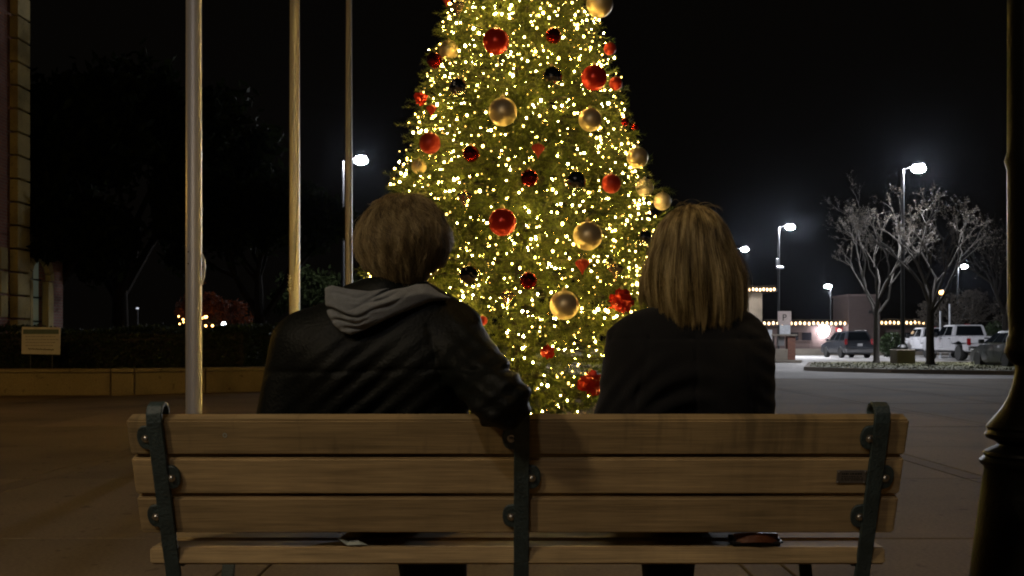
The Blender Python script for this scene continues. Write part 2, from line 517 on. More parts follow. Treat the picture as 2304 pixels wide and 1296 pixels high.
M_EAVE = em('eave_bulb', (1.0, 0.62, 0.27), 4.0)
M_COOL = em('cool_lens', (0.86, 0.92, 1.0), 14.0)
M_WARMGLOBE = em('warm_globe', (1.0, 0.70, 0.38), 6.0)
M_FLOOD = em('flood_lens', (1.0, 0.93, 1.0), 90.0)
M_ORANGE = em('orange_lens', (1.0, 0.45, 0.12), 8.0)
M_WINLIT = em('lit_room', (0.55, 0.75, 0.60), 0.035)

# ================================================================== THE SETTING
g = MB(); g.add([(-400, -60, GZ), (400, -60, GZ), (400, 700, GZ), (-400, 700, GZ)], [(0, 1, 2, 3)])
tag(g.build('ground', M_ASPH), kind='structure')
# plaza: a raised platform, its slabs are pieces of their own with open joints
PX0, PX1, PY0, PY1 = -24.0, 22.0, -12.0, 27.49
g = MB(); g.box(((PX0 + PX1) / 2, (PY0 + PY1) / 2, -0.063), (PX1 - PX0, PY1 - PY0, 0.10))
plaza = tag(g.build('plaza', M_PLAZA), kind='structure')
def slab_mesh(w, d):
    b = MB(); b.box((0, 0, 0), (w - 0.012, d - 0.012, 0.03))
    o = b.build('slab', M_SLAB, bevel=0.004)
    me = o.data; bpy.data.objects.remove(o)
    return me
slab_big, slab_band = slab_mesh(2.06, 2.24), slab_mesh(0.18, 2.24)
slab_band.materials.clear(); slab_band.materials.append(M_BAND)
i0 = int((PX0 + 1.24) / 2.24) - 0
for ix in range(-9, 9):
    x0 = -1.24 + ix * 2.24
    for iy in range(-4, 12):
        y0 = 0.6 + iy * 2.24
        if y0 + 2.24 > PY1 or x0 < PX0 or x0 + 2.24 > PX1: continue
        if abs(x0 + 1.1) > (y0 + 2.24) * 0.56 + 2.5: continue
        for me, xc in ((slab_band, x0 + 0.09), (slab_big, x0 + 0.18 + 1.03)):
            o = bpy.data.objects.new('paving_slab', me); o.location = (xc, y0 + 1.12, -0.0135 + random.uniform(-0.0012, 0.0012)); link(o, plaza)
# kerb stones along the far edge of the plaza
kb = MB(); kb.box((0, 0, 0), (1.79, 0.16, 0.13)); ko = kb.build('kerb_stone', M_BAND, plaza, (PX0 + 0.9, PY1 + 0.081, -0.066), bevel=0.012)
for k in range(1, 25):
    o = ko.copy(); o.location.x = PX0 + 0.9 + k * 1.8; link(o, plaza)

# parking island with kerb, trees stand on it
isl_px = [(10.6, 37.2), (10.9, 36.0), (12.5, 33.8), (16.0, 31.6), (22.0, 30.4), (34, 29.8), (34, 46.5), (15.2, 47.5), (13.3, 46.0)]
def inset(poly, d):
    c = Vector((sum(p[0] for p in poly) / len(poly), sum(p[1] for p in poly) / len(poly)))
    return [((Vector(p) - c) * (1 - d / (Vector(p) - c).length) + c)[:] for p in poly]
inn = inset(isl_px, 0.2)
kb = MB()
n = len(isl_px)
vs = [(p[0], p[1], GZ) for p in isl_px] + [(p[0], p[1], GZ + 0.14) for p in isl_px] + [(p[0], p[1], GZ + 0.14) for p in inn] + [(p[0], p[1], GZ) for p in inn]
fs = []
for i in range(n):
    j = (i + 1) % n
    fs += [(i, j, n + j, n + i), (n + i, n + j, 2 * n + j, 2 * n + i), (2 * n + i, 2 * n + j, 3 * n + j, 3 * n + i)]
kb.add(vs, fs)
tag(kb.build('kerb', M_KERB, bevel=0.02), kind='structure')
tb = MB(); tb.add([(p[0], p[1], GZ + 0.12) for p in inn], [tuple(range(n))])
tag(tb.build('island_turf', M_GRASS), kind='structure')
# grass blades on the island (nobody could count them)
N = 5000
gx = RNG.uniform(11, 33, N); gy_ = RNG.uniform(30.2, 46, N)
def inside(px, py, poly):
    r = np.zeros(len(px), bool)
    for i in range(len(poly)):
        x1, y1 = poly[i]; x2, y2 = poly[(i + 1) % len(poly)]
        c = ((y1 > py) != (y2 > py)) & (px < (x2 - x1) * (py - y1) / (y2 - y1 + 1e-12) + x1)
        r ^= c
    return r
k = inside(gx, gy_, inn); gx, gy_ = gx[k], gy_[k]; N = len(gx)
hh = RNG.uniform(0.02, 0.06, N); ww = RNG.uniform(0.02, 0.05, N); an = RNG.uniform(0, PI, N)
V = np.zeros((N, 3, 3)); V[:, 0] = np.stack([gx - ww * np.cos(an), gy_ - ww * np.sin(an), np.full(N, GZ + 0.12)], 1)
V[:, 1] = np.stack([gx + ww * np.cos(an), gy_ + ww * np.sin(an), np.full(N, GZ + 0.12)], 1)
V[:, 2] = np.stack([gx + RNG.normal(0, 0.04, N), gy_ + RNG.normal(0, 0.04, N), GZ + 0.12 + hh], 1)
tag(mesh_obj('grass', np_mesh('grass', V.reshape(-1, 3), np.arange(N * 3).reshape(-1, 3)), M_GRASS), 'short winter grass on the kerbed parking island', 'grass', kind='stuff')

# ------------------------------------------------------------------ planter with seat wall (left)
WY = lambda px: 18.7 + max(0, px - 275) * 0.0046
planter = empty('planter_wall', (xat(275, 19), 19, 0))
tag(planter, 'low tan concrete seat wall of the planter in front of the hedge', 'wall')
def wall_run(name, pa, pb, ya, yb, zt, t, m, z0=0.0):
    a, b_ = Vector((xat(pa, ya), ya, 0)), Vector((xat(pb, yb), yb, 0))
    d = (b_ - a).normalized(); nn = Vector((-d.y, d.x, 0))
    mb = MB()
    lo = [a, b_, b_ + nn * t, a + nn * t]
    off = planter.location
    mb.hexa([v + Vector((0, 0, z0)) - off for v in lo], [v + Vector((0, 0, zt)) - off for v in lo])
    return mb.build(name, m, planter, bevel=0.012)
wall_run('wall_panel', -420, 248, 18.55, 18.75, 0.42, 0.32, M_PLANTER)
wall_run('pier', 250, 302, 18.66, 18.78, 0.425, 0.42, M_PLANTER)
wall_run('wall_panel', 304, 462, 18.84, 19.55, 0.42, 0.32, M_PLANTER)
wall_run('wall_panel', 464, 660, 19.56, 20.5, 0.42, 0.32, M_PLANTER)
wall_run('cap_stone', -420, 248, 18.51, 18.71, 0.488, 0.40, M_CAP, 0.423)
wall_run('cap_stone', 250, 302, 18.60, 18.72, 0.493, 0.52, M_CAP, 0.428)
wall_run('cap_stone', 304, 462, 18.80, 19.51, 0.488, 0.40, M_CAP, 0.423)
wall_run('cap_stone', 464, 664, 19.52, 20.48, 0.488, 0.40, M_CAP, 0.423)
sb = MB(); sb.add([(-14, 19.1, 0.40), (xat(300, 19.1), 19.1, 0.40), (xat(655, 20.8), 20.8, 0.40), (xat(655, 24), 24, 0.40), (-14, 24, 0.40)], [(0, 1, 2, 3, 4)])
tag(sb.build('planting_bed', M_SOIL), kind='structure')

def leaf_cloud(P, size, rng, droop=0.0):
    """one small folded leaf (2 triangles) at each point"""
    n = len(P)
    d = rng.normal(size=(n, 3)); d[:, 2] -= droop
    d /= np.linalg.norm(d, axis=1, keepdims=True)
    e = np.cross(d, rng.normal(size=(n, 3))); e /= np.linalg.norm(e, axis=1, keepdims=True)
    s = size * rng.uniform(0.6, 1.3, (n, 1))
    V = np.stack([P - d * s, P + e * s * 0.42, P + d * s, P - e * s * 0.42], 1).reshape(-1, 3)
    return V, np.arange(4 * n).reshape(-1, 4)

def hedge(name, a, b, depth, z0, z1, label, nleaf):
    a, b = Vector(a), Vector(b)
    d = (b - a); L = d.length; d.normalize(); nn = Vector((-d.y, d.x, 0))
    root = empty(name, (a + b) / 2)
    tag(root, label, 'hedge')
    off = np.array(root.location)
    n = nleaf
    u = RNG.uniform(0, L, n); face = RNG.random(n)
    v = np.where(face < 0.5, RNG.normal(0.0, 0.03, n), RNG.uniform(0, depth, n))
    w = np.where(face < 0.5, RNG.uniform(z0, z1, n), z1 + RNG.normal(0.0, 0.03, n))
    endm = face > 0.9
    u = np.where(endm, L + RNG.normal(0, 0.03, n), u); w = np.where(endm, RNG.uniform(z0, z1, n), w)
    w = w + 0.05 * np.sin(u * 2.3) * (w > z1 - 0.2)
    P = np.array(a)[None] + u[:, None] * np.array(d)[None] + v[:, None] * np.array(nn)[None]
    P[:, 2] = w
    V, Fc = leaf_cloud(P - off, 0.034, RNG)
    mesh_obj('foliage', np_mesh('foliage', V, Fc), M_HEDGE, root)
    c = MB()
    i = 0.07
    lo = [a + d * i + nn * i, b - d * i + nn * i, b - d * i + nn * (depth - i), a + d * i + nn * (depth - i)]
    c.hexa([Vector((p.x, p.y, z0)) - root.location for p in lo], [Vector((p.x, p.y, z1 - i)) - root.location for p in lo])
    c.build('inner_twigs', M_BARKD, root)
    return root
hedge('clipped_hedge', (xat(-60, 20.6), 20.6, 0.40), (xat(560, 20.9), 20.9, 0.40), 1.0, 0.40, 1.22,
      'long dark clipped hedge behind the planter wall', 16000)
hedge('clipped_hedge', (xat(548, 20.75), 20.75, 0.40), (xat(646, 21.9), 21.9, 0.40), 1.0, 0.40, 1.25,
      'short end of the hedge beside the seated man, catching green tree light', 6000)

# ------------------------------------------------------------------ brick building, far left
M_BRICKD = brick_mat('red_brick', (0.20, 0.070, 0.045), (0.14, 0.05, 0.035), (0.16, 0.13, 0.10))
M_STONE = concrete_mat('cream_stone', (0.36, 0.29, 0.13), 1.5)
bl = empty('brick_building', (-11.9, 24, 0))
tag(bl, 'dark brick building with cream corner stones and an arched window', 'building')
off = Vector((-11.9, 24, 0))
wb = MB()
# wall with an arched opening, plane X = -11.8, from Y 19 to 26.9
def wall_seg(y0, y1, z0, z1, x=-11.8, t=0.4):
    wb.box((x - t / 2 + 11.9, (y0 + y1) / 2 - 24, (z0 + z1) / 2), (t, y1 - y0, z1 - z0))
wall_seg(17, 24.70, 0, 12); wall_seg(24.701, 24.95, 0, 3.4); wall_seg(26.05, 26.9, 0, 3.4); wall_seg(24.951, 26.049, 0, 0.98); wall_seg(24.951, 26.049, 3.05, 3.4)
wb.build('wall', M_BRICKD, bl)
# quoins on a corner pier
zq = 0.45
qi = 0
while zq < 10.2:
    hq = 0.505
    q = MB(); wd = 0.62
    q.box((-11.72 + 11.9, 24.37 - 24 + 0.0, zq + hq / 2), (0.22, wd, hq))
    q.build('corner_stone', M_STONE, bl, bevel=0.012)
    zq += hq + 0.045; qi += 1
# second pier nearer the camera (its edge shows at the frame's side, low down)
for zz in (1.55, 2.1, 2.65):
    q = MB(); q.box((0.18, 23.45 - 24, zz + 0.25), (0.2, 0.34, 0.5)); q.build('corner_stone', M_STONE, bl, bevel=0.012)
# arch: two stone jambs, voussoirs, glazing
for (ya, yb) in ((24.84, 24.99), (25.80, 26.10)):
    j = MB(); j.box((0.14, (ya + yb) / 2 - 24, 1.75), (0.16, yb - ya, 1.5)); j.build('window_jamb', M_STONE, bl, bevel=0.01)
for k in range(9):
    a0, a1 = PI * k / 9 + 0.02, PI * (k + 1) / 9 - 0.02
    v = MB(); pts = [(25.47 - 24 - math.cos(a) * r, 2.52 + math.sin(a) * r) for r, a in ((0.5, a0), (0.5, a1), (0.72, a1), (0.72, a0))]
    v.prism(pts, 0.07, 0.2, 'x'); v.build('arch_stone', M_STONE, bl)
gl = MB(); gl.box((-0.15, 25.5 - 24, 2.0), (0.02, 1.08, 2.08)); wl = gl.build('window', M_WINLIT, bl)
fr = MB()
for yy in (25.25, 25.6): fr.box((-0.1, yy - 24, 2.0), (0.04, 0.04, 2.1))
for zz in (1.5, 2.1, 2.55): fr.box((-0.095, 25.5 - 24, zz), (0.04, 1.08, 0.04))
fr.build('window_frame', M_DARKSTEEL, wl)
rf = MB(); rf.box((-3.5, -3.2, 12.2), (8.0, 8.1, 0.4)); rf.build('roof', M_DARKSTEEL, bl)
rf = MB(); rf.box((-2.0, 1.9, 3.5), (4.6, 2.3, 0.18)); rf.build('wing_roof', M_DARKSTEEL, bl)

# ------------------------------------------------------------------ low shop building across the lot (right)
BY = 92.0
M_STUCCO = concrete_mat('pinkish_stucco', (0.15, 0.115, 0.107), 0.6)
M_BRICKP = brick_mat('pale_brick', (0.085, 0.058, 0.053), (0.07, 0.047, 0.044), (0.08, 0.065, 0.06))
M_ROOF = pm('dark_roof', (0.04, 0.04, 0.045), 0.8)
M_REDPAINT = pm('red_paint', (0.42, 0.03, 0.035), 0.5)
M_BEIGE = concrete_mat('beige_stucco', (0.30, 0.25, 0.19), 0.6)
bx0, bx1 = xat(1600, BY), xat(2112, BY)
bz = lambda py, Y=BY: H - (py - HY) * Y / F
sh = empty('shop_building', ((bx0 + bx1) / 2, BY, GZ))
tag(sh, 'long low stucco shop building across the parking lot with a taller brick block', 'building')
so = Vector(sh.location)
def part(name, c, d, m, parent=sh, bevel=0.0):
    b = MB(); b.box(Vector(c) - so, d); return b.build(name, m, parent, bevel=bevel)
zt = bz(733)
part('wall', ((bx0 + bx1) / 2, BY + 5, (zt + GZ) / 2), (bx1 - bx0, 10, zt - GZ), M_STUCCO)
part('wall_base', ((bx0 + bx1) / 2, BY - 0.05, GZ + 0.32), (bx1 - bx0 - 0.1, 0.12, 0.64), M_BRICKP)
roof_l = part('roof', ((bx0 + bx1) / 2, BY + 4.6, zt + 0.16), (bx1 - bx0 + 0.8, 11.4, 0.3), M_ROOF)
part('brick_tower', ((xat(1896, BY) + xat(1966, BY)) / 2, BY + 0.6, (bz(668) + GZ) / 2), (xat(1966, BY) - xat(1896, BY), 4.4, bz(668) - GZ), M_BRICKP)
part('tower_coping', ((xat(1896, BY) + xat(1966, BY)) / 2, BY + 0.6, bz(668) + 0.08), (xat(1968, BY) - xat(1894, BY), 4.6, 0.16), M_STUCCO)
part('vent', (xat(1946, BY), BY - 1.63, bz(703)), (0.45, 0.08, 0.28), M_DARKSTEEL)
part('upper_block', ((xat(1600, BY) + xat(1718, BY)) / 2, BY + 3.0, (bz(656) + zt) / 2 + 0.16), (xat(1718, BY) - xat(1600, BY), 5, bz(656) - zt - 0.31), M_BEIGE)
part('upper_roof', ((xat(1596, BY) + xat(1748, BY)) / 2, BY + 2.6, bz(656) + 0.12), (xat(1748, BY) - xat(1596, BY), 6.4, 0.22), M_ROOF)
part('red_door', (xat(1893, BY), BY - 0.04, GZ + 1.25), (1.0, 0.1, 2.2), M_REDPAINT)
for px in (1785, 1815, 2000, 2040, 2075):
    w = part('window', (xat(px, BY), BY - 0.03, bz(757)), (0.85, 0.08, 0.7), glass_mat('shop_glass_%d' % px, (0.02, 0.02, 0.025)))
    part('window_sill', (xat(px, BY), BY - 0.1, bz(757) - 0.4), (1.0, 0.2, 0.08), M_STUCCO, sh)
# low wall in front of the shop, along the lot
lw = MB(); lw.box((0, 0, 0.26), (34, 0.3, 0.52)); lwo = lw.build('retaining_wall', M_KERB, None, (xat(1800, 80), 80, GZ), bevel=0.02)
tag(lwo, 'low pale wall along the far side of the parking lot, before the shop', 'wall')

# strings of bulbs along the eaves
def string(name, label, px0, px1, py, n, Y, skip=()):
    root = empty(name, at(px0, py, Y)); tag(root, label, 'string lights', 'bulb strings on the shop eaves')
    o0 = Vector(root.location)
    me = None
    c = MB(); pts = []
    for i in range(n):
        px = px0 + (px1 - px0) * i / (n - 1)
        p = at(px, py + 0.6 * math.sin(i * 2.1), Y) - o0
        pts.append(p + Vector((0, 0, 0.30)))
        if i in skip: continue
        if me is None:
            b = MB(); b.ball((0, 0, 0), (0.10, 0.10, 0.15), 8, 6); bo = b.build('bulb', M_EAVE, root, p, smooth=True); me = bo.data
        else:
            link_o = bpy.data.objects.new('bulb', me); link_o.location = p; link(link_o, root)
    c.tube(pts, 0.03, 4).build('wire', M_DARKSTEEL, root)
    return root
string('eave_lights', 'long row of warm bulbs on the low eave behind the parking sign', 1720, 1911, 727.5, 20, BY - 1.35)
string('eave_lights', 'row of warm bulbs on the eave behind the two bare trees', 1984, 2087, 726, 12, BY - 1.35)
string('eave_lights', 'upper row of warm bulbs beside the woman\'s hair', 1655, 1742, 651.5, 12, BY - 0.85)

# flood light on the shop wall
fl = empty('flood_light', at(1852, 744, BY - 0.25)); tag(fl, 'glaring white flood light on the shop wall beyond the dark suv', 'flood light')
b = MB(); b.ball((0, -0.16, 0), (0.50, 0.14, 0.58), 16, 10); b.build('lens', M_FLOOD, fl, smooth=True)
b = MB(); b.box((0, 0.08, 0), (0.8, 0.26, 0.8)); b.build('housing', M_DARKSTEEL, fl, bevel=0.03)


# ================================================================== STREET LAMPS
def street_lamp(label, pxp, pxl, pyl, Y, energy, hgt=None, rscale=0.72, camera_box=False, ground=GZ, col=(0.92, 0.94, 1.0)):
    zl = H - (pyl - HY) * Y / F
    x = xat(pxp, Y)
    root = empty('street_lamp', (x, Y, ground)); tag(root, label, 'street lamp', 'tall cool white parking lot lamps')
    h = zl - ground
    dx = xat(pxl, Y) - x
    b = MB(); b.tube([(0, 0, 0), (0, 0, h * 0.5), (0, 0, h + 0.02)], [0.085, 0.075, 0.062], 10); b.build('pole', M_DARKSTEEL, root, smooth='auto')
    b = MB(); b.tube([(0, 0, h - 0.02), (dx * 0.45, 0, h + 0.10), (dx * 0.8, 0, h + 0.14)], 0.03, 6); b.build('arm', M_DARKSTEEL, root, smooth='auto')
    lum = MB(); lum.lathe([(0.06, 0.34), (0.20, 0.30), (0.34 * rscale, 0.24), (0.36 * rscale, 0.20), (0.35 * rscale, 0.19)], 18, (dx, 0, h)); lh = lum.build('lamp_housing', M_DARKSTEEL, root, smooth='auto')
    b = MB(); b.ball((dx, 0, h + 0.02), (0.40 * rscale, 0.40 * rscale, 0.21 * rscale), 18, 10); b.build('lens', em('lens_glow', col, max(energy, 20) / 3.8), root, smooth=True)
    if camera_box:
        b = MB(); b.box((-0.12, -0.05, h * 0.73), (0.14, 0.16, 0.55)); b.box((0.06, -0.12, h * 0.69), (0.5, 0.2, 0.14)); b.build('camera_box', M_GREYSTEEL, root, bevel=0.02)
    return root
LE = 6600
street_lamp('cool lamp on a thin pole just behind the third flagpole', 771, 812, 363, 43, LE * 0.55)
sl = street_lamp('tallest parking lamp, rising between the two bare trees', 2031, 2067, 381, 44, LE * 1.0)
b = MB(); b.box((0, 0, 0.36), (0.80, 0.80, 0.72)); b.build('concrete_base', M_KERB, sl, bevel=0.03)
b = MB(); b.lathe([(0.24, 0.72), (0.24, 0.80), (0.12, 0.92)], 14); b.build('base_cover', M_DARKSTEEL, sl)
street_lamp('parking lamp with a camera box, above the parking sign', 1752, 1778, 512, 69, LE * 1.6, camera_box=True)
street_lamp('parking lamp half hidden behind the woman\'s hair', 1652, 1676, 562, 84, LE * 1.0)
street_lamp('distant parking lamp right of the far lit tree', 2155, 2170, 600, 100, LE * 1.0)
street_lamp('small round distant lamp above the shop roof', 1869, 1863, 645, 118, LE * 0.6, rscale=0.95)
# a lamp of the same kind on the near side of the plaza, behind the viewer
def near_lamp(x, y, h, e, col):
    root = empty('street_lamp', (x, y, 0)); tag(root, 'cool lamp on the plaza behind the viewer', 'street lamp')
    b = MB(); b.tube([(0, 0, 0), (0, 0, h)], [0.085, 0.062], 10); b.build('pole', M_DARKSTEEL, root)
    b = MB(); b.lathe([(0.06, 0.34), (0.36, 0.19), (0.40, 0.12), (0.385, 0.10)], 18, (0.7, 0, h)); b.build('lamp_housing', M_DARKSTEEL, root)
    b = MB(); b.tube([(0, 0, h - 0.05), (0.4, 0, h + 0.14)], 0.03, 6); b.build('arm', M_DARKSTEEL, root)
    b = MB(); b.ball((0.7, 0, h + 0.09), (0.37, 0.37, 0.2), 16, 8); b.build('lens', em('lens_glow', col, e / 3.4), root, smooth=True)
near_lamp(-2.6, -4.6, 7.5, 300, (1.0, 0.9, 0.86))

# ornamental iron lamp posts of the plaza; the nearest one crosses the right edge of the frame
POST = [(0.235, 0.0), (0.235, 0.05), (0.215, 0.08), (0.205, 0.20), (0.185, 0.36), (0.158, 0.56), (0.148, 0.625), (0.150, 0.632), (0.160, 0.640), (0.162, 0.650), (0.152, 0.657),
        (0.147, 0.661), (0.150, 0.667), (0.148, 0.674), (0.136, 0.680), (0.120, 0.686), (0.108, 0.694), (0.120, 0.703), (0.142, 0.711), (0.147, 0.722), (0.140, 0.730), (0.138, 0.734), (0.142, 0.742), (0.136, 0.752),
        (0.118, 0.772), (0.098, 0.795), (0.080, 0.825), (0.068, 0.860), (0.061, 0.895), (0.059, 0.912), (0.074, 0.922), (0.084, 0.940), (0.088, 0.955), (0.082, 0.968), (0.082, 0.985), (0.076, 0.995), (0.076, 1.03),
        (0.079, 1.06), (0.080, 1.45), (0.088, 1.475), (0.080, 1.50), (0.079, 2.2), (0.066, 3.05), (0.10, 3.08), (0.10, 3.12), (0.05, 3.16)]
def ornate(loc, label, e, col=(1.0, 0.60, 0.18)):
    root = empty('ornamental_lamp_post', loc); tag(root, label, 'lamp post', 'black ornamental lamp posts of the plaza')
    b = MB(); b.lathe([(q * (0.90 if zq < 0.9 else 0.94), zq) for q, zq in POST], 28); b.build('post', M_BLACKIRON, root, smooth='auto')
    b = MB(); b.lathe([(0.10, 3.16), (0.16, 3.24), (0.19, 3.40), (0.15, 3.58), (0.08, 3.66)], 18); b.build('globe', em('globe_glow', col, e / 1.3), root, smooth='auto')
    b = MB(); b.lathe([(0.12, 3.66), (0.11, 3.70), (0.03, 3.76), (0.015, 3.86)], 14); b.build('finial', M_BLACKIRON, root, smooth='auto')
    return root
ornate((xat(2334, 2.8), 2.8, 0), 'black ornamental iron lamp post cut by the right edge of the frame', 25)
ornate((-2.9, -0.1, 0), 'black ornamental lamp post beside the viewer', 135, (1.0, 0.79, 0.50))
ornate((-9.8, 12.0, 0), 'black ornamental lamp post added beyond the left edge of the frame', 85, (1.0, 0.55, 0.08))  # unseen lamp, added to warm the ground and corner stones at left

# ================================================================== FLAGPOLES
def flagpole(px, Y, label, extras):
    x = xat(px, Y)
    root = empty('flagpole', (x, Y, 0)); tag(root, label, 'flagpole', 'row of three aluminium flagpoles')
    b = MB(); b.tube([(0, 0, 0), (0, 0, 2), (0, 0, 5), (0, 0, 9.2)], [0.075, 0.0745, 0.070, 0.05], 28); b.build('shaft', M_POLE, root, smooth='auto')
    b = MB(); b.lathe([(0.19, 0.0), (0.19, 0.02), (0.12, 0.06), (0.085, 0.10), (0.080, 0.10)], 24); b.build('base_collar', M_POLE, root, smooth='auto')
    b = MB(); b.ball((0, 0, 9.28), 0.1, 16, 10); b.build('ball_finial', M_GOLD, root, smooth=True)
    zz = lambda py: H - (py - HY) * Y / F
    if 'plate' in extras:
        # oval hand-hole cover wrapped on the shaft
        def wrap(u, z, r): return (r * math.sin(u), -r * math.cos(u), z)
        def oval(k, hu, hz, r):
            t = 2 * PI * k / 28; return wrap(-0.33 + hu * math.cos(t), zz(580) + hz * math.sin(t), r)
        vs = [oval(k, 0.27, 0.155, 0.0755) for k in range(28)] + [oval(k, 0.24, 0.145, 0.0790) for k in range(28)] + [wrap(-0.33, zz(580), 0.0790)]
        fs = [(k, (k + 1) % 28, 28 + (k + 1) % 28, 28 + k) for k in range(28)] + [(28 + k, 28 + (k + 1) % 28, 56) for k in range(28)]
        b = MB(); b.add(vs, fs); pl = b.build('cover_plate', M_POLE, root, smooth='auto')
        for dz in (-0.06, 0.05):
            b = MB(); b.ball(wrap(-0.36, zz(580) + dz, 0.079), 0.007, 8, 6); b.build('screw', M_DARKSTEEL, pl)
        b = MB()
        b.tube([(0.074, 0.0, zz(572)), (0.098, 0, zz(585)), (0.102, 0, zz(600)), (0.094, 0, zz(622)), (0.076, -0.01, zz(640))], 0.012, 6); b.build('cleat', M_POLE, root, smooth='auto')
    if 'rope' in extras:
        pts = []
        for i in range(22):
            t = i / 21; py = 300 + (655 - 300) * t
            pts.append((0.062 - 0.02 * max(0, t - 0.45) * 4 - 0.03 * max(0, t - 0.8) * 3 + 0.002 * math.sin(i), -0.082 - 0.02 * t, zz(py)))
        b = MB(); b.tube([(0.066, -0.05, 8.9), (0.068, -0.06, 5)] + pts, 0.0065, 5); b.build('halyard', M_ROPE, root)
        b = MB(); b.box((-0.045, -0.088, zz(636)), (0.02, 0.03, 0.16)); b.box((-0.045, -0.105, zz(636)), (0.025, 0.02, 0.2)); b.build('cleat', M_POLE, root, bevel=0.004)
        b = MB()
        for k in range(5):
            z0 = zz(618 + 8 * k)
            b.tube([(-0.075, -0.10, z0), (-0.05, -0.128, z0 - 0.05 + 0.03 * (k % 2)), (-0.015, -0.10, z0 - 0.02)], 0.0065, 5)
        b.tube([(-0.05, -0.12, zz(655)), (-0.03, -0.115, zz(672)), (-0.04, -0.11, zz(690))], 0.006, 5)
        b.build('rope_coil', M_ROPE, root)
    return root
flagpole(436, 9.6, 'nearest and thickest aluminium flagpole with an oval cover plate', ('plate',))
flagpole(663, 14.4, 'middle flagpole with a halyard tied on its cleat', ('rope',))
flagpole(785, 20.5, 'third and thinnest flagpole, beside the seated man\'s head', ())

# ================================================================== BENCH
BXC = 0.0135
def back_y(z): return 2.389 + 0.355 * (0.7935 - z)      # rear face of the reclined back
bench = empty('park_bench', (BXC, 2.65, 0)); tag(bench, 'long weathered wooden park bench with green cast iron supports', 'bench')
bo = Vector(bench.location)
tilt = math.atan(0.355)
def slat(z0, z1, m, L=1.83, th=0.040):
    y0, y1 = back_y(z0), back_y(z1)
    c = Vector((0, (y0 + y1) / 2 - bo.y, (z0 + z1) / 2))
    hgt = math.hypot(z1 - z0, y1 - y0)
    M = Matrix.Rotation(tilt, 3, 'X')         # top leans towards the viewer
    c = c + M @ Vector((0, th / 2, 0))
    b = MB(); b.box((0, 0, 0), (L, th, hgt), M)
    # slight wear: nudge the ends
    o = b.build('back_slat', m, bench, c, bevel=0.0045, seg=2)
    return o
slat(0.7085, 0.7935, M_WOOD_TOP); slat(0.6105, 0.7000, M_WOOD); slat(0.5105, 0.6020, M_WOOD)
# seat slats
for k in range(5):
    y = 2.505 + 0.045 + k * 0.102
    b = MB(); b.box((0, 0, 0), (1.80, 0.090, 0.042)); b.build('seat_slat', M_WOOD, bench, (0, y - bo.y, 0.452 + 0.004 * k), bevel=0.0045, seg=2)
# supports: straps, curled tops, tabs with bolts, legs
def support(px_top, sides, name='support'):
    X = xat(px_top, 2.38) - bo.x
    W = 0.037
    b = MB()
    def strip(path, w=W, th=0.010):
        # path in (y, z); thickness normal to it, towards the viewer
        n = len(path); vs = []
        for i, (y, z) in enumerate(path):
            a = path[max(i - 1, 0)]; c = path[min(i + 1, n - 1)]
            t = Vector((c[0] - a[0], c[1] - a[1])).normalized(); nr = Vector((t.y, -t.x))
            for s in (-1, 1):
                vs += [(X + s * w / 2, y - bo.y, z), (X + s * w / 2, y + nr.x * th - bo.y, z + nr.y * th)]
        fs = []
        for i in range(n - 1):
            a, c = i * 4, (i + 1) * 4
            fs += [(a, a + 2, c + 2, c), (a + 1, c + 1, c + 3, a + 3), (a, c, c + 1, a + 1), (a + 2, a + 3, c + 3, c + 2)]
        fs += [(0, 1, 3, 2), ((n - 1) * 4, (n - 1) * 4 + 2, (n - 1) * 4 + 3, (n - 1) * 4 + 1)]
        b.add(vs, fs)
    top = [(back_y(z) - 0.0015, z) for z in (0.79, 0.70, 0.60, 0.50, 0.40)]
    curl = [(2.425, 0.800), (2.428, 0.812), (2.420, 0.822), (2.406, 0.826), (2.393, 0.820), (2.387, 0.808)]
    legr = [(2.555, 0.33), (2.56, 0.22), (2.53, 0.11), (2.47, 0.03), (2.44, 0.012)]
    strip(curl + top + legr)
    strip([(2.545, 0.418), (2.75, 0.428), (2.98, 0.438), (3.02, 0.425), (3.03, 0.38), (2.99, 0.28), (2.96, 0.16), (3.00, 0.06), (3.05, 0.012)][::-1])
    strip([(2.57, 0.24), (2.68, 0.27), (2.80, 0.28), (2.97, 0.25)][::-1], W * 0.8)
    sup = b.build(name, M_IRON, bench, bevel=0.002)
    for z, s in zip((0.752, 0.655, 0.557), sides):
        # half-round tab cast on the strap, with a bolt head
        M = Matrix.Rotation(tilt, 3, 'X')
        cc = Vector((X + s * W / 2, back_y(z) - bo.y - 0.004, z))
        pts = [Vector((s * -0.010, 0, -0.034))] + [Vector((s * 0.027 * math.cos(a) ** 0.6 if math.cos(a) > 0 else 0, 0, 0.030 * math.sin(a))) for a in np.linspace(-PI / 2 + 0.05, PI / 2 - 0.05, 13)] + [Vector((s * -0.010, 0, 0.034))]
        f = MB(); nn = len(pts)
        vs = [M @ (p + Vector((0, -0.004, 0))) + cc for p in pts] + [M @ (p + Vector((0, 0.0035, 0))) + cc for p in pts]
        f.add(vs, [tuple(range(nn)), tuple(range(nn, 2 * nn))[::-1]] + [(i, nn + i, nn + (i + 1) % nn, (i + 1) % nn) for i in range(nn)])
        tb_ = f.build('bolt_tab', M_IRON, sup, bevel=0.0015)
        f = MB(); f.ball(M @ Vector((s * 0.006, -0.006, -0.001)) + cc, (0.0065, 0.0045, 0.0065), 12, 8); f.lathe([(0.0095, 0), (0.0095, 0.0015)], 14, M @ Vector((s * 0.006, -0.0042, -0.001)) + cc, M @ Matrix.Rotation(R(90), 3, 'X'))
        f.build('bolt', M_BOLT, sup, smooth='auto')
    return sup
support(346, (-1, 1, -1)); support(1174, (-1, 1, -1)); support(1986, (-1, 1, -1))
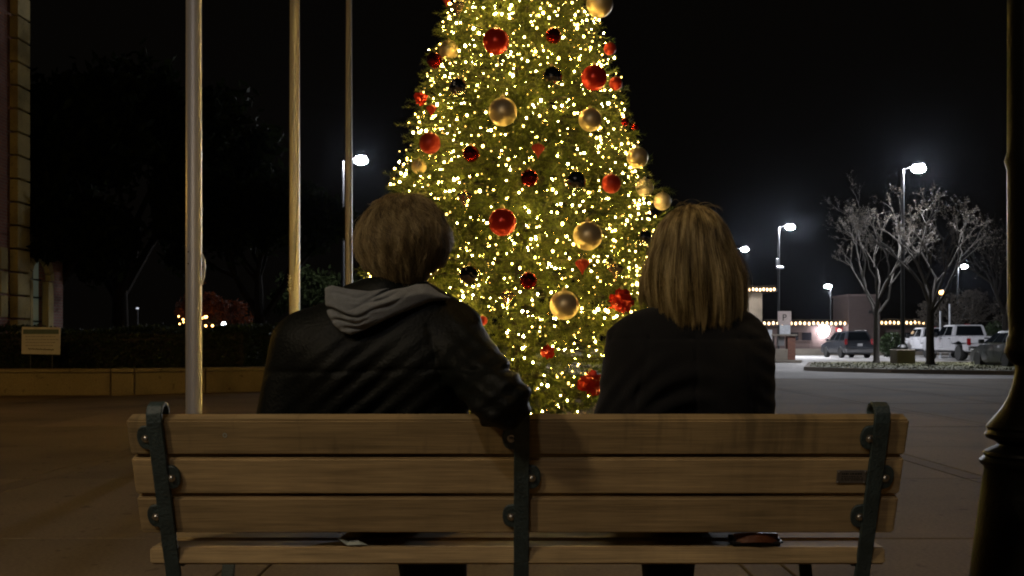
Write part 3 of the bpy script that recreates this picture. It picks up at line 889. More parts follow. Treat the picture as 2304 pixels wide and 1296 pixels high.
# name plaque on the middle slat
M = Matrix.Rotation(tilt, 3, 'X')
zc = 0.655; pc = Vector((xat(1915, back_y(zc)) - bo.x, back_y(zc) - bo.y - 0.0016, zc))
b = MB(); b.box(pc, (0.070, 0.003, 0.034), M); pq = b.build('plaque', M_PLAQUE, bench, bevel=0.0006)
for sx in (-1, 1):
    for sz in (-1, 1):
        b = MB(); b.ball(pc + M @ Vector((sx * 0.0315, -0.002, sz * 0.0135)), (0.0026, 0.002, 0.0026), 8, 6); b.build('screw', M_BOLT, pq)
b = MB(); rr = random.Random(3)
for row, (z, h0) in enumerate(((0.0085, 0.0042), (0.0015, 0.002), (-0.003, 0.002), (-0.0075, 0.002))):
    x = -0.024
    while x < 0.024:
        w = rr.uniform(0.002, 0.006)
        b.box(pc + M @ Vector((x + w / 2, -0.0017, z)), (w, 0.0006, h0), M); x += w + (0.0012 if rr.random() < 0.75 else 0.003)
b.build('engraving', M_DARKTXT, pq)
# knot hole / sticker mark on the top slat
zc = 0.757; pc = Vector((xat(506, back_y(zc)) - bo.x, back_y(zc) - bo.y - 0.0006, zc))
b = MB(); nn = 14
vs = [pc + M @ Vector((0.0052 * math.cos(2 * PI * k / nn), -0.0004, 0.0062 * math.sin(2 * PI * k / nn))) for k in range(nn)] + [pc + M @ Vector((0.0026 * math.cos(2 * PI * k / nn), -0.0004, 0.0034 * math.sin(2 * PI * k / nn))) for k in range(nn)]
b.add(vs, [(k, (k + 1) % nn, nn + (k + 1) % nn, nn + k) for k in range(nn)]); b.build('ring_mark', M_PAPER, bench)

# scrap of paper and a leather bag on the seat, seen through the gap
b = MB(); rr = random.Random(5)
pp = at(795, 1222, 2.508)
b.add([pp + Vector(q) for q in ((-0.040, 0.0, 0.012), (-0.016, 0.004, -0.006), (0.020, 0.0, -0.004), (0.035, 0.010, -0.007), (0.010, 0.006, 0.006), (-0.012, 0.012, 0.006))], [(0, 1, 5), (1, 2, 4, 5), (2, 3, 4)])
po = b.build('paper_scrap', M_PAPER); tag(po, 'crumpled pale scrap of paper on the bench seat under the man', 'paper')
bg = empty('handbag', (0.60, 2.56, 0.474)); tag(bg, 'small black bag with a curved brown leather handle on the bench seat', 'bag')
b = MB(); b.box((0, -0.02, 0.010), (0.13, 0.07, 0.019)); b.build('pouch', M_SHOE, bg, bevel=0.007, seg=2)
vs = []; n = 17
for i in range(n):
    t = i / (n - 1) * 2 - 1
    x = 0.054 * t; y = -0.066 + 0.02 * t * t; z = 0.0235 - 0.006 * t * t
    for dz, dy in ((-0.010, 0.0), (0.0125, 0.004)):
        vs += [(x, y + dy, z + dz), (x, y + dy + 0.005, z + dz)]
fs = []
for i in range(n - 1):
    a, c = i * 4, i * 4 + 4
    fs += [(a, c, c + 2, a + 2), (a + 1, a + 3, c + 3, c + 1), (a + 2, c + 2, c + 3, a + 3), (a, a + 1, c + 1, c)]
fs += [(0, 2, 3, 1), (4 * n - 4, 4 * n - 3, 4 * n - 1, 4 * n - 2)]
b = MB(); b.add(vs, fs); b.build('handle', M_BROWN, bg, smooth='auto')

# ================================================================== PEOPLE
def smin(a, b, k):
    h = np.clip(0.5 + 0.5 * (b - a) / k, 0, 1)
    return b * (1 - h) + a * h - k * h * (1 - h)

def cap(P, a, b, ra, rb):
    a = np.array(a, np.float32); b = np.array(b, np.float32)
    ab = b - a; t = np.clip(((P - a) @ ab) / (ab @ ab + 1e-12), 0, 1)
    return np.linalg.norm(P - a - t[..., None] * ab, axis=-1) - (ra + (rb - ra) * t)

def ell(P, c, r, M=None):
    q = P - np.array(c, np.float32)
    if M is not None: q = q @ np.array(M, np.float32)
    r = np.array(r, np.float32)
    k0 = np.linalg.norm(q / r, axis=-1); k1 = np.linalg.norm(q / (r * r), axis=-1)
    return k0 * (k0 - 1) / (k1 + 1e-9)

def union(ds, k):
    d = ds[0]
    for e in ds[1:]: d = smin(d, e, k)
    return d

def nets(fn, lo, hi, st):
    """surface nets: the zero level of fn as one continuous quad mesh"""
    lo = np.array(lo, float); hi = np.array(hi, float)
    n = np.ceil((hi - lo) / st).astype(int) + 1
    ax = [lo[i] + st * np.arange(n[i]) for i in range(3)]
    P = np.stack(np.meshgrid(*ax, indexing='ij'), -1).astype(np.float32)
    D = fn(P)
    S = D < 0
    nc = n - 1
    acc = np.zeros((*nc, 3)); cnt = np.zeros(tuple(nc))
    def sl(o): return tuple(slice(o[i], o[i] + nc[i]) for i in range(3))
    corners = [(i, j, k) for i in (0, 1) for j in (0, 1) for k in (0, 1)]
    for a in corners:
        for axis in range(3):
            if a[axis]: continue
            b = list(a); b[axis] = 1
            da, db = D[sl(a)], D[sl(b)]
            cr = S[sl(a)] != S[sl(b)]
            t = np.where(cr, da / np.where(cr, da - db, 1), 0)
            for q in range(3):
                v = a[q] + (t if q == axis else 0)
                acc[..., q] += np.where(cr, v, 0)
            cnt += cr
    act = cnt > 0
    idx = -np.ones(tuple(nc), int); idx[act] = np.arange(act.sum())
    base = np.stack(np.meshgrid(*[np.arange(c) for c in nc], indexing='ij'), -1)
    V = lo + st * (base[act] + acc[act] / cnt[act][:, None])
    quads = []
    for axis in range(3):
        u, w = (axis + 1) % 3, (axis + 2) % 3
        s0 = [slice(1, nc[i]) for i in range(3)]; s0[axis] = slice(0, nc[axis])
        s1 = list(s0); s1[axis] = slice(1, nc[axis] + 1)
        a, b = S[tuple(s0)], S[tuple(s1)]
        ch = np.argwhere(a != b)
        if not len(ch): continue
        flip = a[a != b]
        off = np.array([1, 1, 1]); off[axis] = 0
        g = ch + off
        eu = np.zeros(3, int); eu[u] = 1; ew = np.zeros(3, int); ew[w] = 1
        def I(q): return idx[q[:, 0], q[:, 1], q[:, 2]]
        Q = np.stack([I(g - eu - ew), I(g - ew), I(g), I(g - eu)], 1)
        Q = np.where(flip[:, None], Q, Q[:, ::-1])
        quads.append(Q)
    return V, np.concatenate(quads)

def sdf_obj(name, fn, lo, hi, st, m, root, relax=1):
    V, Q = nets(fn, lo, hi, st)
    for _ in range(relax):       # light smoothing of the net
        s = np.zeros_like(V); c = np.zeros(len(V))
        for a, b in ((0, 1), (1, 2), (2, 3), (3, 0)):
            np.add.at(s, Q[:, a], V[Q[:, b]]); np.add.at(c, Q[:, a], 1)
            np.add.at(s, Q[:, b], V[Q[:, a]]); np.add.at(c, Q[:, b], 1)
        V = 0.45 * V + 0.55 * s / np.maximum(c, 1)[:, None]
    V = V - np.array(root.location)
    return mesh_obj(name, np_mesh(name, V, Q, True), m, root)

def vnoise(P, s, seed=0):
    """cheap smooth noise from sines"""
    r = np.random.default_rng(seed)
    out = 0
    for i in range(5):
        k = r.normal(size=3) * s; ph = r.uniform(0, 6.28)
        out = out + np.sin(P @ k.astype(np.float32) + ph)
    return out / 5

def strands_mesh(paths, rad):
    """paths: (n, k, 3) array of strands -> three-sided tapering hairs"""
    n, k, _ = paths.shape
    T = np.gradient(paths, axis=1); T /= np.linalg.norm(T, axis=2, keepdims=True) + 1e-9
    ref = np.array([0.31, 0.12, 0.94]) if False else np.array([0.9, 0.4, 0.1])
    U = np.cross(T, ref); U /= np.linalg.norm(U, axis=2, keepdims=True) + 1e-9
    W = np.cross(T, U)
    taper = np.interp(np.linspace(0, 1, k), [0, 0.1, 0.7, 1], [0.7, 1, 0.9, 0.15])
    rr = (rad[:, None] * taper[None])[..., None]
    rings = np.stack([paths + (U * math.cos(a) + W * math.sin(a)) * rr for a in (0, 2.094, 4.189)], 2)  # n,k,3,3
    V = rings.reshape(-1, 3)
    i = np.arange(n)[:, None, None] * (k * 3); j = np.arange(k - 1)[None, :, None] * 3; s = np.arange(3)[None, None, :]; s2 = (s + 1) % 3
    Q = np.stack([i + j + s, i + j + s2, i + j + 3 + s2, i + j + 3 + s], -1).reshape(-1, 4)
    return V, Q

def join(parts):
    V, Q, b = [], [], 0
    for v, q in parts:
        V.append(v); Q.append(q + b); b += len(v)
    return np.concatenate(V), np.concatenate(Q)

def hand(P, wrist, d, side, thumb):
    """palm and five separate, slightly curled fingers; d = pointing direction, side = towards the little finger"""
    w = np.array(wrist); d = np.array(d, float); d /= np.linalg.norm(d); s = np.array(side, float); s -= d * (s @ d); s /= np.linalg.norm(s)
    nrm = np.cross(d, s)
    if nrm[2] > 0: nrm = -nrm
    ds = [cap(P, w, w + d * 0.03, 0.024, 0.026), cap(P, w + d * 0.045 - s * 0.022, w + d * 0.085 - s * 0.026, 0.017, 0.013), cap(P, w + d * 0.045 + s * 0.020, w + d * 0.080 + s * 0.026, 0.016, 0.012), cap(P, w + d * 0.03, w + d * 0.085, 0.02, 0.014)]
    palm = union(ds, 0.02)
    fing = []
    for off, L in ((-0.028, 0.068), (-0.010, 0.076), (0.009, 0.070), (0.027, 0.054)):
        a = w + d * 0.085 + s * off; b = a + d * L * 0.55 + nrm * L * 0.15; c = b + d * L * 0.35 + nrm * L * 0.32
        fing.append(np.minimum(cap(P, a, b, 0.0088, 0.008), cap(P, b, c, 0.008, 0.0066)))
    a = w + d * 0.028 - s * 0.024; b = a + d * 0.035 - s * 0.026; c = b + d * 0.030 - s * 0.002
    fing.append(np.minimum(cap(P, a, b, 0.012, 0.0095), cap(P, b, c, 0.0095, 0.0075)))
    f = fing[0]
    for e in fing[1:]: f = np.minimum(f, e)
    return smin(palm, f, 0.007)

def head_sdf(P, c, yaw, sc=1.0):
    """skull, jaw, nose, brow, ears; yaw turns the face from +Y towards +X"""
    ca, sa = math.cos(yaw), math.sin(yaw)
    M = np.array([[ca, sa, 0], [-sa, ca, 0], [0, 0, 1]])     # columns: local axes in world
    q = (P - np.array(c, np.float32)) @ np.array(M, np.float32).T @ np.eye(3, dtype=np.float32)
    q = np.stack([(P[..., 0] - c[0]) * ca - (P[..., 1] - c[1]) * sa, (P[..., 0] - c[0]) * sa + (P[..., 1] - c[1]) * ca, P[..., 2] - c[2]], -1) / sc
    d = smin(ell(q, (0, -0.012, 0.022), (0.075, 0.094, 0.088)), ell(q, (0, 0.020, -0.045), (0.060, 0.072, 0.075)), 0.04)
    d = smin(d, cap(q, (-0.02, 0.075, -0.100), (0.02, 0.075, -0.100), 0.020, 0.020), 0.03)           # chin
    d = smin(d, cap(q, (0, 0.090, 0.012), (0, 0.108, -0.022), 0.008, 0.012), 0.012)                  # nose
    d = smin(d, cap(q, (-0.035, 0.078, 0.026), (0.035, 0.078, 0.026), 0.012, 0.012), 0.015)          # brow
    for s in (-1, 1):
        d = np.maximum(d, -(np.linalg.norm(q - np.array((s * 0.032, 0.100, 0.008), np.float32), axis=-1) - 0.014))   # eye sockets
        d = smin(d, ell(q, (s * 0.032, 0.078, 0.008), (0.0125, 0.0125, 0.0125)), 0.002)
        d = smin(d, ell(q, (s * 0.078, 0.0, -0.008), (0.010, 0.020, 0.033)), 0.010)                   # ears
    d = smin(d, cap(q, (-0.018, 0.086, -0.060), (0.018, 0.086, -0.060), 0.008, 0.008), 0.008)        # lips
    return d * sc

# ------------------------------------------------------------------ the man
def lerp(a, b, t): return a + (b - a) * t
man = empty('person', (-0.33, 2.72, 0)); tag(man, 'person with short sandy hair, black leather jacket and grey hood, elbow on the bench back', 'person', 'two people sitting on the bench')
HM = (-0.282, 2.615, 1.214)
YM = R(8)
def man_body(P):
    t = union([cap(P, (-0.40, 2.72, 0.60), (-0.39, 2.61, 0.93), 0.10, 0.10), cap(P, (-0.27, 2.72, 0.60), (-0.27, 2.61, 0.93), 0.10, 0.10), cap(P, (-0.50, 2.60, 0.985), (-0.16, 2.60, 0.995), 0.05, 0.05),
               cap(P, (-0.305, 2.60, 0.98), (-0.285, 2.615, 1.14), 0.06, 0.052)], 0.06)
    for pts in (((-0.525, 2.59, 0.98), (-0.588, 2.60, 0.745), (-0.47, 2.86, 0.645)), ((-0.135, 2.585, 0.985), (-0.022, 2.335, 0.838), (-0.045, 2.60, 0.865))):
        t = smin(t, np.minimum(cap(P, pts[0], pts[1], 0.045, 0.036), cap(P, pts[1], pts[2], 0.036, 0.026)), 0.03)
    for pts in (((-0.40, 2.72, 0.555), (-0.325, 3.13, 0.535), (-0.265, 3.15, 0.10)), ((-0.26, 2.72, 0.555), (-0.205, 3.14, 0.53), (-0.185, 3.17, 0.10))):
        t = smin(t, np.minimum(cap(P, pts[0], pts[1], 0.068, 0.048), cap(P, pts[1], pts[2], 0.045, 0.032)), 0.03)
    t = smin(t, hand(P, (-0.47, 2.86, 0.645), (0.45, 0.85, -0.2), (-0.8, 0.4, 0), 1), 0.015)
    t = smin(t, hand(P, (-0.045, 2.60, 0.865), (0.0, 0.9, -0.35), (0.9, 0.1, 0), 1), 0.015)
    return smin(t, head_sdf(P, HM, YM), 0.02)
sdf_obj('body', man_body, (-0.68, 2.26, 0.04), (0.06, 3.30, 1.36), 0.0085, M_SKIN, man, 1)
def man_jacket(P):
    t = union([cap(P, (-0.43, 2.70, 0.56), (-0.425, 2.595, 0.92), 0.135, 0.135), cap(P, (-0.25, 2.70, 0.56), (-0.245, 2.595, 0.92), 0.135, 0.135),
               cap(P, (-0.505, 2.59, 0.970), (-0.165, 2.588, 0.985), 0.080, 0.080), cap(P, (-0.42, 2.585, 1.020), (-0.19, 2.585, 1.028), 0.055, 0.052),
               cap(P, (-0.345, 2.56, 1.07), (-0.245, 2.565, 1.075), 0.05, 0.05)], 0.07)
    la = np.minimum(cap(P, (-0.530, 2.59, 0.965), (-0.590, 2.60, 0.74), 0.078, 0.068), cap(P, (-0.590, 2.60, 0.74), (-0.48, 2.85, 0.645), 0.068, 0.048))
    ra = smin(cap(P, (-0.142, 2.585, 0.968), (-0.028, 2.345, 0.842), 0.084, 0.066), cap(P, (-0.028, 2.345, 0.842), (-0.045, 2.585, 0.862), 0.064, 0.048), 0.02)
    t = smin(smin(t, la, 0.035), ra, 0.035)
    # raised collar, left side of the neck
    t = smin(t, cap(P, (-0.415, 2.575, 1.085), (-0.315, 2.535, 1.095), 0.030, 0.040), 0.03)
    x, y, z = P[..., 0], P[..., 1], P[..., 2]
    # folds: drag lines from the waist up to the right shoulder, small creases on the sleeves
    c = (z - 0.80 * x)
    w = np.clip((x + 0.62) / 0.2, 0, 1) * np.clip((1.03 - z) / 0.12, 0, 1)
    env = 0.5 + 0.5 * vnoise(P, 9, 4)
    t = t + w * 0.0065 * env * np.sin(c * 118 + 2.2 * vnoise(P, 6, 1)) + 0.004 * vnoise(P, 22, 2)
    sleeve = np.clip((x + 0.17) / 0.06, 0, 1)
    t = t + sleeve * 0.005 * np.sin((z * 0.75 + x * 0.5) * 150 + 2.5 * vnoise(P, 10, 6)) * (0.4 + 0.6 * (0.5 + 0.5 * vnoise(P, 14, 7)))
    # yoke seam across the back, armhole seams
    t = t + 0.0055 * np.exp(-((z - 0.905 - 0.02 * (x + 0.35)) / 0.0045) ** 2) * (y < 2.56)
    t = t + 0.0055 * np.exp(-((x + 0.175 + 0.25 * (z - 0.9)) / 0.005) ** 2) * (y < 2.6) * (z < 1.02)
    # leaning on the bench back: flatten against it
    front = 2.389 + 0.355 * (0.7935 - z) + 0.044
    bench_in = np.where((z < 0.80) & (x < -0.10), front - y, -1.0)
    return np.maximum(np.maximum(t, bench_in), 0.52 - z)
sdf_obj('jacket', man_jacket, (-0.70, 2.25, 0.50), (0.08, 2.92, 1.16), 0.0062, M_LEATHER, man, 1)
def poly_sd(x, z, pts):
    """signed distance to a polygon in the x-z plane"""
    d = np.full(x.shape, 1e9, np.float32); ins = np.zeros(x.shape, bool)
    for (x1, z1), (x2, z2) in zip(pts, pts[1:] + pts[:1]):
        ex, ez = x2 - x1, z2 - z1
        t = np.clip(((x - x1) * ex + (z - z1) * ez) / (ex * ex + ez * ez), 0, 1)
        d = np.minimum(d, np.hypot(x - x1 - t * ex, z - z1 - t * ez))
        ins ^= ((z1 > z) != (z2 > z)) & (x < ex * (z - z1) / (ez + 1e-9) + x1)
    return np.where(ins, -d, d)
HOOD = [((px - CX) * 2.47 / F, H - (py - HY) * 2.47 / F) for px, py in ((722, 644), (742, 637), (780, 646), (830, 652), (880, 643), (930, 634), (962, 634), (985, 652), (1020, 668), (1004, 676), (968, 680), (920, 700), (870, 722), (825, 744), (792, 758), (768, 750), (745, 730), (731, 706), (724, 676))]
def man_hood(P):
    x, y, z = P[..., 0], P[..., 1], P[..., 2]
    d2 = poly_sd(x, z, HOOD) + 0.003
    inside = np.clip(-d2, 0, 0.06)
    yc = 2.462 + 1.3 * (x + 0.335) ** 2 + 0.25 * (z - 1.02)
    th = 0.010 + 0.62 * np.clip(inside, 0, 0.035)
    # folds run across the hood and sag in the middle
    sag = z + 0.55 * (x + 0.40) ** 2 * np.sign(x + 0.40) * -1 - 0.24 * np.clip(x + 0.37, 0, 1)
    f = 0.0
    for z0, x0, wx, am, tl in ((1.047, -0.415, 0.055, 0.017, -0.25), (1.076, -0.27, 0.075, 0.014, 0.05), (1.060, -0.33, 0.05, 0.008, 0.1), (1.024, -0.395, 0.045, 0.010, -0.05), (1.008, -0.375, 0.035, 0.008, 0.1), (1.088, -0.40, 0.05, 0.006, -0.1), (1.040, -0.31, 0.05, 0.007, 0.15), (1.092, -0.23, 0.04, 0.007, 0.0)):
        u = sag - z0 - tl * (x - x0) + 0.004 * np.sin((x - x0) * 60)
        f = f + 1.3 * am * np.exp(-(u / 0.0036) ** 2) * np.exp(-((x - x0) / wx) ** 2) - am * 0.35 * np.exp(-((u - 0.009) / 0.006) ** 2) * np.exp(-((x - x0) / wx) ** 2)
    f = f + 0.0028 * vnoise(P, 30, 9) + 0.0016 * vnoise(P, 70, 10)
    dy = np.abs(y - yc) - th + f
    # rounded intersection of the outline and the thickness
    q = np.maximum(d2 + 0.010, 0) ** 2 + np.maximum(dy + 0.010, 0) ** 2
    return np.sqrt(q) - 0.010 + np.minimum(np.maximum(d2, dy) + 0.010, 0)
sdf_obj('hood', man_hood, (-0.50, 2.40, 0.97), (-0.11, 2.64, 1.135), 0.0030, M_HOOD, man, 1)
def trousers(kx):
    def fn(P):
        L, Rr = kx
        t = union([cap(P, (L[0], 2.72, 0.565), L[1], 0.086, 0.068), cap(P, (Rr[0], 2.72, 0.565), Rr[1], 0.086, 0.068)], 0.03)
        t = np.minimum(t, 9)
        for q in (L, Rr): t = smin(t, cap(P, q[1], q[2], 0.066, 0.052), 0.03)
        t = t + 0.004 * vnoise(P, 26, 8)
        return np.maximum(np.maximum(t, 0.085 - P[..., 2]), 0.4755 - P[..., 2] - 10 * (P[..., 1] > 3.02))
    return fn
sdf_obj('trousers', trousers((((-0.40), (-0.325, 3.13, 0.545), (-0.262, 3.15, 0.08)), ((-0.26), (-0.205, 3.14, 0.545), (-0.192, 3.17, 0.08)))), (-0.52, 2.60, 0.06), (-0.10, 3.26, 0.68), 0.011, M_JEANS, man)
def shoe(root, x, y):
    sdf_obj('shoe', lambda P: np.maximum(smin(ell(P, (x, y + 0.08, 0.035), (0.045, 0.14, 0.045)), cap(P, (x, y, 0.05), (x, y, 0.10), 0.045, 0.042), 0.03), 0.002 - P[..., 2]), (x - 0.07, y - 0.08, -0.02), (x + 0.07, y + 0.24, 0.16), 0.011, M_SHOE, root)
shoe(man, -0.262, 3.15); shoe(man, -0.19, 3.18)

def man_hair(root):
    rng = np.random.default_rng(11)
    c = np.array(HM) + np.array((0.0, -0.010, 0.020))
    a = np.array((0.080, 0.100, 0.094))
    def capfn(P):
        d = ell(P, c + np.array((0, -0.004, 0.0)), (0.097, 0.112, 0.106))
        d = smin(d, ell(P, (HM[0] + 0.004, HM[1] - 0.050, HM[2] - 0.060), (0.074, 0.055, 0.058)), 0.03)
        q = P - np.array(HM, np.float32)
        cut = q[..., 1] - np.maximum(0.050 + 1.1 * (q[..., 2] - 0.055), -0.015)      # open the face
        low = -0.105 - q[..., 2] + 0.9 * np.clip(q[..., 1] + 0.005, 0, 1)
        return np.maximum(np.maximum(d, cut), low)
    base = nets(capfn, c - 0.16, c + 0.15, 0.007)
    n, k = 15000, 9
    phi = rng.uniform(-PI, PI, n)                      # 0 = towards the viewer (back of the head)
    back = np.cos(phi)
    tmax = np.where(back > 0, 1.92 + 0.58 * back, 1.92 + 0.85 * back)
    t0 = np.arccos(np.clip(1 - rng.random(n) * (1 - np.cos(tmax - 0.25)), -1, 1))
    L = rng.uniform(0.25, 0.85, n)
    t1 = np.minimum(t0 + L, tmax + rng.normal(0, 0.06, n))
    s = np.linspace(0, 1, k)[None]
    th = t0[:, None] + (t1 - t0)[:, None] * s
    ncl = 150
    clump = rng.integers(0, ncl, n)
    sw = rng.normal(0, 0.22, ncl)[clump]
    ph = phi[:, None] + (0.22 + sw[:, None]) * (s ** 1.5) + 0.14 * np.sin(7 * phi[:, None] + th * 2.5) * s
    lift = (0.017 + 0.016 * rng.random(n))[:, None] * np.sin(np.clip(s * 1.15 + 0.25, 0, 1.35) * PI / 1.9)
    lift = lift + 0.012 * np.exp(-((th - 1.62) / 0.42) ** 2) + rng.normal(0, 0.0055, ncl)[clump][:, None] * s
    rad = 1.0
    X = np.sin(th) * np.sin(ph) * (a[0] + lift); Yv = -np.cos(ph) * np.sin(th) * (a[1] + lift); Z = np.cos(th) * (a[2] + lift * 0.9)
    narrow = np.clip((th - 1.75) / 0.75, 0, 1)
    X = X * (1 - 0.10 * narrow); Z = Z - 0.030 * narrow
    P = np.stack([X, Yv, Z], -1) + c
    P += rng.normal(0, 0.0012, P.shape) * s[..., None]
    # tilt: fuller on the right side
    P[..., 0] += 0.004 + 0.05 * (P[..., 2] - HM[2])
    hair = strands_mesh(P, rng.uniform(0.0004, 0.0009, n))
    # fly-away hairs over the crown
    m = 420
    sel = rng.choice(n, m, replace=False)
    Q = P[sel] + (P[sel] - c) * (np.linspace(0, 1, k)[None, :, None] ** 2) * rng.uniform(0.03, 0.17, (m, 1, 1)) + rng.normal(0, 0.006, (m, 1, 3)) * np.linspace(0, 1, k)[None, :, None]
    fly = strands_mesh(Q, np.full(m, 0.0004))
    V, Q4 = join([base, hair, fly])
    return mesh_obj('hair', np_mesh('hair', V - np.array(root.location), Q4, True), M_HAIRM, root)
man_hair(man)
def face_bits(root, c, yaw):
    Mz = Matrix.Rotation(-yaw, 3, 'Z'); o = Vector(c) - root.location
    for s in (-1, 1):
        b = MB(); b.ball(o + Mz @ Vector((s * 0.032, 0.085, 0.008)), (0.0095, 0.0075, 0.0075), 10, 8); b.build('eye', M_EYE, root, smooth=True)
    b = MB(); b.ball(o + Mz @ Vector((0, 0.0925, -0.060)), (0.020, 0.004, 0.006), 12, 8, Mz); b.build('mouth', M_LIP, root, smooth=True)
face_bits(man, HM, YM)

# ------------------------------------------------------------------ the woman
woman = empty('person', (0.45, 2.72, 0)); tag(woman, 'person with straight shoulder-length blonde hair and a plain black coat', 'person', 'two people sitting on the bench')
HW = (0.456, 2.615, 1.195)
YW = R(20)
def w_body(P):
    t = union([cap(P, (0.40, 2.72, 0.60), (0.41, 2.61, 0.90), 0.095, 0.095), cap(P, (0.50, 2.72, 0.60), (0.50, 2.61, 0.90), 0.095, 0.095), cap(P, (0.33, 2.60, 0.965), (0.58, 2.60, 0.965), 0.045, 0.045),
               cap(P, (0.46, 2.60, 0.96), (0.475, 2.615, 1.11), 0.052, 0.045)], 0.05)
    for pts in (((0.305, 2.59, 0.96), (0.280, 2.61, 0.75), (0.40, 2.86, 0.645)), ((0.595, 2.59, 0.96), (0.600, 2.61, 0.75), (0.52, 2.87, 0.645))):
        t = smin(t, np.minimum(cap(P, pts[0], pts[1], 0.04, 0.033), cap(P, pts[1], pts[2], 0.033, 0.024)), 0.03)
    for pts in (((0.40, 2.72, 0.555), (0.44, 3.08, 0.54), (0.452, 3.07, 0.10)), ((0.50, 2.72, 0.555), (0.51, 3.10, 0.535), (0.495, 3.16, 0.10))):
        t = smin(t, np.minimum(cap(P, pts[0], pts[1], 0.066, 0.045), cap(P, pts[1], pts[2], 0.042, 0.03)), 0.03)
    t = smin(t, hand(P, (0.40, 2.86, 0.645), (0.4, 0.9, -0.2), (-0.8, 0.3, 0), 1), 0.015)
    t = smin(t, hand(P, (0.52, 2.87, 0.645), (-0.3, 0.9, -0.25), (0.8, 0.3, 0), 1), 0.015)
    return smin(t, head_sdf(P, HW, YW, 0.96), 0.02)
sdf_obj('body', w_body, (0.20, 2.48, 0.04), (0.68, 3.24, 1.33), 0.0085, M_SKIN, woman, 1)
def w_coat(P):
    t = union([cap(P, (0.37, 2.695, 0.58), (0.375, 2.595, 0.90), 0.135, 0.132), cap(P, (0.51, 2.695, 0.58), (0.515, 2.595, 0.90), 0.135, 0.132),
               cap(P, (0.325, 2.588, 0.972), (0.575, 2.588, 0.972), 0.072, 0.072), cap(P, (0.40, 2.585, 1.005), (0.54, 2.585, 1.005), 0.050, 0.050)], 0.06)
    la = np.minimum(cap(P, (0.306, 2.588, 0.950), (0.282, 2.60, 0.775), 0.066, 0.070), cap(P, (0.282, 2.60, 0.775), (0.40, 2.84, 0.645), 0.070, 0.045))
    ra = np.minimum(cap(P, (0.590, 2.588, 0.950), (0.598, 2.61, 0.775), 0.068, 0.066), cap(P, (0.598, 2.61, 0.775), (0.52, 2.85, 0.645), 0.066, 0.045))
    t = smin(smin(t, la, 0.012), ra, 0.012)
    # stiff collar edge standing out over the left shoulder
    t = smin(t, cap(P, (0.335, 2.60, 1.034), (0.256, 2.585, 0.996), 0.016, 0.012), 0.02)
    x, y, z = P[..., 0], P[..., 1], P[..., 2]
    t = t + 0.0055 * vnoise(P, 18, 12) + 0.008 * np.sin(z * 95 + 14 * (x - 0.44) ** 2 * 30 + 2.5 * vnoise(P, 8, 15)) * np.clip(vnoise(P, 10, 16) * 2, 0, 1) * np.clip((0.97 - z) / 0.1, 0, 1)
    t = t + np.clip((x - 0.55) / 0.05, 0, 1) * 0.004 * np.sin((z + 0.5 * x) * 140 + 2 * vnoise(P, 10, 13)) * (0.5 + 0.5 * vnoise(P, 15, 14))
    t = t + 0.005 * np.exp(-((x - 0.445) / 0.004) ** 2) * (y < 2.55) * (z < 1.0)
    for xs, sl in ((0.318, 0.22), (0.572, -0.22)):     # armhole seams
        t = t + 0.006 * np.exp(-((x - xs - sl * (z - 0.9)) / 0.004) ** 2) * (y < 2.6) * (z < 1.0)
    t = t + 0.006 * np.exp(-((z - 0.985) / 0.004) ** 2) * (y < 2.56)
    front = 2.389 + 0.355 * (0.7935 - z) + 0.044
    return np.maximum(np.maximum(t, np.where(z < 0.80, front - y, -1.0)), 0.50 - z)
sdf_obj('coat', w_coat, (0.18, 2.38, 0.48), (0.70, 2.92, 1.08), 0.0068, M_COAT, woman, 1)
sdf_obj('trousers', trousers(((0.40, (0.44, 3.08, 0.55), (0.452, 3.07, 0.08)), (0.50, (0.51, 3.10, 0.545), (0.495, 3.16, 0.08)))), (0.28, 2.60, 0.06), (0.62, 3.24, 0.68), 0.011, M_JEANS, woman)
shoe(woman, 0.452, 3.07); shoe(woman, 0.495, 3.17)
face_bits(woman, HW, YW)

